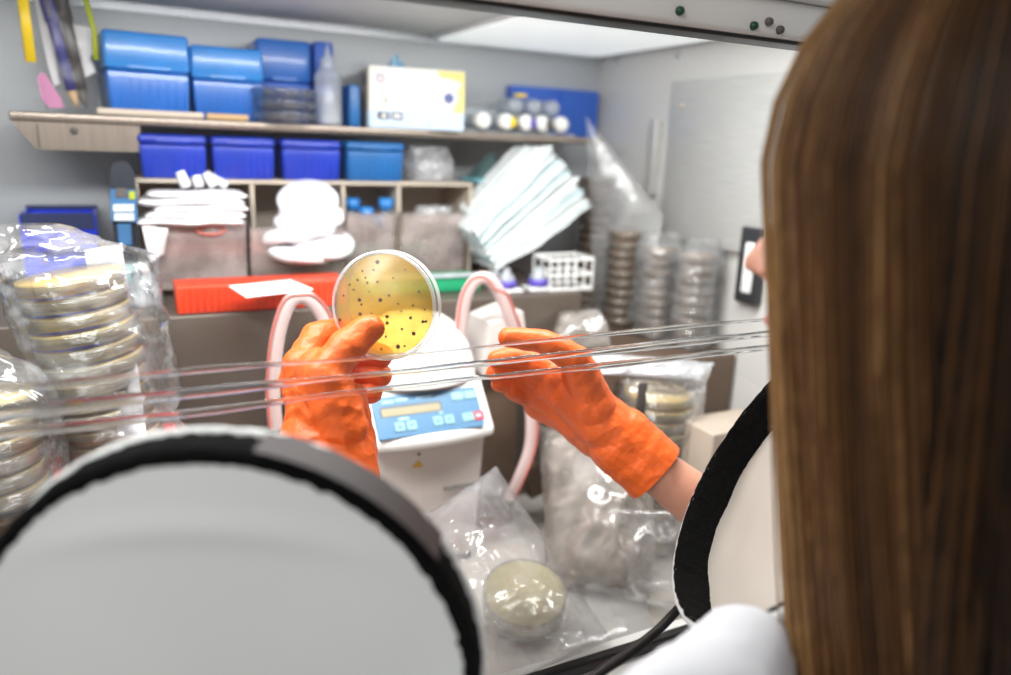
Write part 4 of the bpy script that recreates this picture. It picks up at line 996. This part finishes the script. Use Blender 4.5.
cols = [(565, 205), (640, 160), (655, 352), (690, 436), (690, 468), (808, 443), (870, 462), (885, 460), (765, 500), (683, 538), (778, 585), (745, 588), (823, 522), (550, 352), (553, 423), (452, 452), (762, 410), (540, 250), (580, 240), (520, 300), (600, 310), (850, 310), (640, 260), (720, 240), (560, 375), (500, 275), (745, 372), (700, 330), (590, 265), (620, 200), (780, 200), (820, 380), (470, 330), (610, 420), (660, 600), (880, 400)]
cm = [mesh_of(MB().ball((0, 0, 0), (.0013, .0013, .0005), 6), 'colony') for k in range(1)][0]; cm.materials.append(M['colony'])
Minv = (Matrix.Translation(dc) @ qh.to_matrix().to_4x4()).inverted()
for k, (zx, zy) in enumerate(cols):
    px, py = 250+zx/5.035, 230+zy/5.035
    ro = CF + CR*((px-505.5)/FPX) + CU*((337.5-py)/FPX)
    o3 = Minv @ V((0, 0, 0)); d3_ = (Minv.to_3x3() @ ro); tt = (.0014-o3.z)/d3_.z; lp_ = o3+d3_*tt
    o = bpy.data.objects.new('colony', cm); COL.objects.link(o); o.parent = ag; o.location = (lp_.x, lp_.y, .0016)
    s = (.7+.8*((k*29) % 10)/10) if k < 16 else .55+.3*((k*17) % 10)/10
    o.scale = (s, s, 1)

# ------------------------------------------------------------------ the person
NT = P(752, 262, d=.455)                        # tip of the nose
GZ = V((-.44, .90, 0)).normalized(); SD = V((-GZ.y, GZ.x, 0))   # gaze, and the side towards us
UPV = V((0, 0, 1))
def HP(fw, sd, up_): return NT+GZ*(fw-.112)+SD*sd+UPV*(up_+.035)     # head-local point: origin between the ears at eye height
LS, RS = V((.245, .055, -.33)), V((.60, .165, -.33))
per = thing('person', 'woman with long brown hair in white lab coat and orange gloves facing the cabinet', 'person', (.44, .10, -1.5))
PB = root_base(per)
bd = MB()
hm3 = frame((0, 0, 0), GZ, SD, UPV)
def ell(c, r_): bd.ball(c, r_, 14, hm3)
ell(HP(-.008, 0, .035), (.095, .074, .092)); ell(HP(.030, 0, -.015), (.062, .062, .075)); ell(HP(.038, 0, -.070), (.050, .048, .045)); ell(HP(.062, 0, -.098), (.022, .022, .018))
ell(HP(.070, 0, -.030), (.026, .044, .055)); ell(HP(.045, .030, -.030), (.035, .026, .032)); ell(HP(.045, -.030, -.030), (.035, .026, .032))
cone_prim(bd, HP(.088, 0, -.002), .008, HP(.106, 0, -.033), .0095); ell(HP(.109, 0, -.035), (.0095, .0085, .0085))
for s in (-1, 1): ell(HP(.097, s*.011, -.038), (.009, .0065, .007)); ell(HP(-.005, s*.076, -.012), (.018, .008, .030))
ell(HP(.085, 0, -.062), (.012, .022, .010)); ell(HP(.082, 0, -.073), (.011, .019, .008))
for s in (-1, 1): ell(HP(.074, s*.031, .016), (.016, .022, .009))
cone_prim(bd, HP(-.01, 0, -.07), .050, HP(-.03, 0, -.22), .056)
CH = (LS+RS)/2; SHD = (RS-LS).normalized(); FW = V((-SHD.y, SHD.x, 0))
def torso(mb, g):
    cone_prim(mb, CH+V((0, 0, .045)), .062+g, CH+V((0, 0, -.05)), .10+g)
    for s in (-1, 1):
        cone_prim(mb, CH+V((0, 0, .005)), .060+g, CH+SHD*(s*.15)+V((0, 0, -.02)), .052+g)
        cone_prim(mb, CH+SHD*(s*.075)+V((0, 0, -.06)), .085+g, CH+SHD*(s*.07)+V((0, 0, -.32)), .080+g)
        cone_prim(mb, CH+SHD*(s*.075)+V((0, 0, -.32)), .080+g, CH+SHD*(s*.085)+V((0, 0, -.50)), .095+g)
torso(bd, 0)
WL = P(328, 462, d=.60); EL = V((.098, .325, -.355))
WR = P(620, 443, d=.70); FR = P(724, 522, d=.70); ER = WR+(FR-WR).normalized()*.245
LSs, RSs = CH+SHD*-.165+V((0, 0, -.03)), CH+SHD*.165+V((0, 0, -.03))
HL = P(325, 400, d=.60); HRt = P(580, 402, d=.70)
for a, b_, c_, h_ in ((LSs, EL, WL, HL), (RSs, ER, WR, HRt)):
    cone_prim(bd, a, .050, b_, .038); cone_prim(bd, b_, .038, b_.lerp(c_, .35), .040); cone_prim(bd, b_.lerp(c_, .35), .030, c_, .0195); cone_prim(bd, c_, .0195, h_, .018)
for s in (-1, 1):
    hp0 = CH+SHD*(s*.085)+V((0, 0, -.50)); kn = hp0+FW*.02+V((0, 0, -.36)); an = kn+FW*-.03+V((0, 0, -.0)); an.z = -1.42
    cone_prim(bd, hp0, .088, kn, .055); cone_prim(bd, kn, .056, an, .036); cone_prim(bd, an, .036, V((an.x, an.y, -1.46))+FW*.10, .026)
bme = finish(fuse(bd, .0045, 5, 'body'), PB, 'skin')
body = part('body', bme, 'skin', per, True)
# eyes, lips, brows
for s in (-1, 1):
    e_ = part('eye', MB().ball(HP(.076, s*.031, 0), .0118, 10), 'eye', per); part('iris', MB().ball(HP(.0868, s*.031, 0), (.002, .0055, .0055), 8, hm3), 'iris', e_)
    part('eyebrow', MB().tube([HP(.088, s*.014, .020), HP(.087, s*.030, .025), HP(.074, s*.046, .020)], [.002, .0028, .001], 8), 'hair', per)
part('mouth', MB().ball(HP(.090, 0, -.066), (.0085, .021, .0048), 10, hm3), 'lip', per, label='closed lips')
# trousers and shoes
tr_ = MB()
for s in (-1, 1):
    hp0 = CH+SHD*(s*.085)+V((0, 0, -.50)); kn = hp0+FW*.02+V((0, 0, -.36)); an = kn+FW*-.03; an.z = -1.42
    cone_prim(tr_, hp0, .096, kn, .066); cone_prim(tr_, kn, .066, an, .050)
    sm_ = MB(); cone_prim(sm_, V((an.x, an.y, -1.455))-FW*.02, .044, V((an.x, an.y, -1.462))+FW*.13, .036)
    sme = finish(fuse(sm_, .006, 4, 'shoe'), PB, 'shoe'); part('shoe', sme, 'shoe', per, True)
part('trousers', finish(fuse(tr_, .008, 4, 'trousers'), PB, 'trousers'), 'trousers', per, True)
# lab coat with sleeves that end in the ports
ct = MB(); torso(ct, .016)
for s in (-1, 1): cone_prim(ct, CH+SHD*(s*.085)+V((0, 0, -.48)), .115, CH+SHD*(s*.10)+V((0, 0, -.80)), .125)
for a, b_, c_ in ((LSs, EL, WL), (RSs, ER, WR)):
    cone_prim(ct, a, .070, b_, .054); k_ = .36 if a is RSs else .25
    cone_prim(ct, b_, .052, b_.lerp(c_, k_), .040 if a is RSs else .050)
for s in (-1, 1): cone_prim(ct, CH+SHD*(s*.05)+V((0, 0, .060))-FW*.02, .022, CH+SHD*(s*.03)+FW*.085+V((0, 0, -.07)), .016)
D0, D1, D2 = P(742, 650, d=.43), P(716, 715, d=.40), P(650, 712, d=.37)
cone_prim(ct, D0, .027, D1, .038); cone_prim(ct, D1, .040, D2, .022); cone_prim(ct, D1, .036, CH+FW*.08+V((0, 0, -.34)), .07)
def coat_disp(p, n): return .004*noise.noise(p*14)+.0025*crumple(p, 22, 3)
part('lab_coat', finish(fuse(ct, .006, 4, 'lab_coat'), PB, 'coatm', coat_disp), 'coatm', per, True, label='white lab coat')
# gloves
def wr_disp(axis, c0, k):
    axis = V(axis).normalized()
    def f(p, n):
        t = (p-c0).dot(axis); q_ = p*1.0
        w1 = noise.noise(V((q_.x*38, q_.y*38, q_.z*38))+axis*(t*70))
        w2 = 1-2*abs(noise.noise(q_*62+V((k, 0, 0))))
        w3 = 1-2*abs(noise.noise(q_*30+V((0, k*2, 0))+axis*(t*30)))
        return .0004+(.0006*w1+.0009*w2+.0011*w3)*(1.35 if k < 2 else .7)*(1 if t < .04 else .7)
    return f
def chain(mb, pts, rs):
    for i in range(len(pts)-1): cone_prim(mb, pts[i], rs[i], pts[i+1], rs[i+1], 16)
def cut_cuff(me, co, no):
    bm = bmesh.new(); bm.from_mesh(me)
    bmesh.ops.bisect_plane(bm, geom=bm.verts[:]+bm.edges[:]+bm.faces[:], plane_co=co, plane_no=no.normalized(), clear_outer=True)
    bm.to_mesh(me); bm.free(); return me
def hand(name, wrist, cuff, cuf, wr_r, metas, fingers, extra, label, k):
    mb = MB()
    ax_ = (wrist-cuff)
    side = ax_.cross(CF).normalized()
    for s in (-1, 1):
        cone_prim(mb, cuff+side*(s*.006), wr_r*cuf, wrist+side*(s*.007), wr_r*.86, 18)
    for m_ in metas: chain(mb, [wrist]+[m_], [wr_r*.62, .0150])
    for a in range(len(metas)-1): cone_prim(mb, metas[a], .0135, metas[a+1], .0135)
    for pts, rs in fingers: chain(mb, pts, rs)
    for a, ra_, b_, rb2_ in extra: cone_prim(mb, a, ra_, b_, rb2_, 16)
    me = finish(cut_cuff(fuse(mb, .0013, 3, name), cuff, cuff-wrist), PB, 'glove', wr_disp(ax_, wrist, k))
    g_ = part('glove', me, 'glove', per, True, label=label)
    # rolled cuff
    an = -ax_.normalized(); u1 = an.orthogonal().normalized(); u2 = an.cross(u1)
    return g_
q6 = lambda x, y, d: P(x, y, d=d)
metL = [q6(303, 366, .606), q6(299, 380, .618), q6(305, 393, .624), q6(314, 408, .626)]
FL = [
    ([metL[0], q6(316, 338, .622), q6(338, 331, .634), q6(360, 337, .636)], [.0135, .0115, .0105, .0085]),
    ([metL[1], q6(322, 356, .648), q6(352, 352, .648), q6(382, 356, .638)], [.0135, .0118, .0105, .0088]),
    ([metL[2], q6(328, 378, .652), q6(355, 374, .650), q6(381, 376, .640)], [.0130, .0112, .0100, .0084]),
    ([metL[3], q6(334, 398, .648), q6(354, 393, .648), q6(372, 393, .640)], [.0120, .0100, .0090, .0076]),
    ([q6(342, 425, .585), q6(326, 376, .580), q6(346, 348, .588), q6(369, 329, .5965)], [.0190, .0160, .0130, .0108]),
]
exL = [(q6(330, 430, .60), .027, q6(322, 388, .602), .022), (q6(318, 420, .606), .024, q6(305, 380, .612), .018), (q6(340, 425, .59), .020, q6(320, 372, .590), .018), (q6(345, 440, .60), .022, q6(345, 405, .60), .018)]
hand('glove', q6(328, 442, .60), q6(330, 500, .585), .92, .034, metL, FL, exL, 'orange glove on the left hand pinching the plate', 1.3)
metR = [q6(556, 374, .702), q6(548, 386, .714), q6(542, 396, .724), q6(540, 404, .732)]
FRr = [
    ([metR[0], q6(528, 360, .700), q6(510, 357, .692), q6(496, 359, .686)], [.0124, .0100, .0086, .0070]),
    ([metR[1], q6(522, 372, .710), q6(506, 371, .700), q6(494, 373, .692)], [.0120, .0098, .0084, .0070]),
    ([metR[2], q6(521, 385, .718), q6(508, 384, .707), q6(499, 384, .699)], [.0116, .0094, .0082, .0068]),
    ([metR[3], q6(526, 396, .724), q6(517, 394, .714), q6(511, 391, .707)], [.0108, .0088, .0078, .0066]),
    ([q6(590, 394, .686), q6(577, 361, .672), q6(546, 342, .664), q6(508, 337, .662)], [.0175, .0132, .0106, .0080]),
]
exR = [(q6(606, 426, .70), .026, q6(576, 396, .702), .024), (q6(598, 434, .71), .022, q6(560, 408, .722), .018), (q6(594, 408, .69), .020, q6(580, 374, .686), .016), (q6(582, 398, .70), .022, q6(560, 384, .706), .016), (q6(600, 420, .70), .026, q6(622, 440, .70), .026)]
hand('glove', q6(620, 440, .70), q6(656, 473, .698), .86, .0285, metR, FRr, exR, 'orange glove on the right hand with fingers pointing at the instrument', 4.1)
# hair: an under-shell and many strands
hs = MB()
def scalp(th, ph, k=1.0):
    return V((math.cos(th)*math.sin(ph)*.106*k, math.sin(th)*math.sin(ph)*.086*k, math.cos(ph)*.104*k+.028))
HLEN = .50
def strand(th, rr, rnd):
    """meridian from the crown over the head, then hanging down"""
    pts = []; k = 1.0+rr*.10; wv = rnd.uniform(0, 6); am = rnd.uniform(.002, .006)
    for i in range(7):
        ph = .05+(PI/2-.02)*i/6
        pts.append(scalp(th, ph, k))
    e = pts[-1]; L = HLEN*rnd.uniform(.88, 1.06); n = 12
    lat = e.y; fwd = e.x
    for i in range(1, n+1):
        t = i/n
        x = fwd-.150*L*t*(1+.35*t)*(1 if fwd > 0 else .55)+am*math.sin(wv+t*5)*t
        y = lat*(1+.02*math.sin(t*3))*(1-.16*t*(1 if abs(lat) > .05 else 0))+am*math.cos(wv*1.7+t*4)*t
        x += .010*noise.noise(V((th*7, t*2.2, 3)))*t; y += .012*noise.noise(V((th*7, t*2.2, 9)))*t
        pts.append(V((x, y, e.z-L*t)))
    return pts
rnd = random.Random(3); tones = []
def hadd(mb, pts, r0, tone, n=5):
    o = len(mb.v); c = [HP(p.x, p.y, p.z) for p in pts]
    k = len(c); rs = [r0*(1-.75*max(0, (i/(k-1)-.7)/.3)) for i in range(k)]
    mb.tube(c, rs, n); tones.extend([tone]*(len(mb.v)-o))
FR0 = .77
for i in range(1500):
    th = rnd.uniform(FR0, 2*PI-FR0); rr = rnd.random()**.7
    base = .26+.40*noise.noise(V((th*6, 1.5, 0)))+rnd.uniform(-.16, .18)+.85*max(0, math.cos(th)-.10)-.05  # random strand tone; shade towards the back of the head painted into it
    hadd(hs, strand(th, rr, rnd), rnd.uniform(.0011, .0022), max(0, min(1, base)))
# loose fine hairs at the front edge
for i in range(60):
    th = rnd.choice((1, -1))*rnd.uniform(FR0-.12, FR0+.05); p = strand(th, 1.15, rnd)
    hadd(hs, p, .0007, rnd.uniform(.5, .9), 4)
hme = mesh_of(hs, 'hair', PB)
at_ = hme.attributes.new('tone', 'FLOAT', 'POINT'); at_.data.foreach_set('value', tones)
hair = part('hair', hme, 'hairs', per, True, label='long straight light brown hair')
us = MB()
def ufn(u, v):
    th = FR0+.10+(2*PI-2*FR0-.2)*u
    if v < .3: p = scalp(th, .04+(PI/2-.04)*v/.3, .985)
    else:
        p = scalp(th, PI/2, .985); t = (v-.3)/.7; p = V((p.x-.135*HLEN*t*(1.2 if p.x > 0 else .6), p.y*(1-.12*t), p.z-HLEN*.92*t))
    return HP(p.x, p.y, p.z)
us.grid(ufn, 70, 60); part('hair_mass', us, 'hair', hair)

# ------------------------------------------------------------------ light
W = bpy.data.worlds.new('lab'); SC.world = W; W.use_nodes = True
bg = W.node_tree.nodes['Background']; bg.inputs[0].default_value = (1, .98, .95, 1); bg.inputs[1].default_value = .32
def area(name, loc, target, sx, sy, power, col=(1, 1, 1)):
    l = bpy.data.lights.new(name, 'AREA'); l.shape = 'RECTANGLE'; l.size = sx; l.size_y = sy; l.energy = power; l.color = col
    o = bpy.data.objects.new(name, l); COL.objects.link(o); o.location = V(loc)+V((0, 0, CZ))
    o.rotation_mode = 'QUATERNION'; o.rotation_quaternion = (V(target)-V(loc)).to_track_quat('-Z', 'Y'); return o
lx0 = P(479, 20, Z=ZC).x
lamp = thing('light_panel', 'pale glowing panel on the right part of the cabinet ceiling', 'lamp', ((lx0+XR)/2, .86, ZC-.012))
part('housing', MB().box(((lx0+XR)/2-.004, .855, ZC-.003), (XR-lx0-.012, .60, .005), bev=.001), 'white', lamp)
M['lampface'] = glow('lamp_diffuser', (246, 250, 250), .62)
part('diffuser', MB().box(((lx0+XR)/2-.004, .855, ZC-.0065), (XR-lx0-.03, .585, .003), bev=.001), 'lampface', lamp, label='glowing diffuser')
area('cabinet_lamp', (.17, .62, ZC-.014), (.17, .72, -.5), .94, .10, 10.5, (1, .985, .96))
area('room_lamp', (-1.5, -.7, 1.1), (.1, .5, -.3), 1.4, 1.0, 28, (1, .98, .95))
SC.cycles.use_denoising = True
SC.cycles.max_bounces = 14; SC.cycles.transparent_max_bounces = 40; SC.cycles.transmission_bounces = 10
SC.cycles.caustics_reflective = False; SC.cycles.caustics_refractive = False
SC.cycles.sample_clamp_indirect = 4
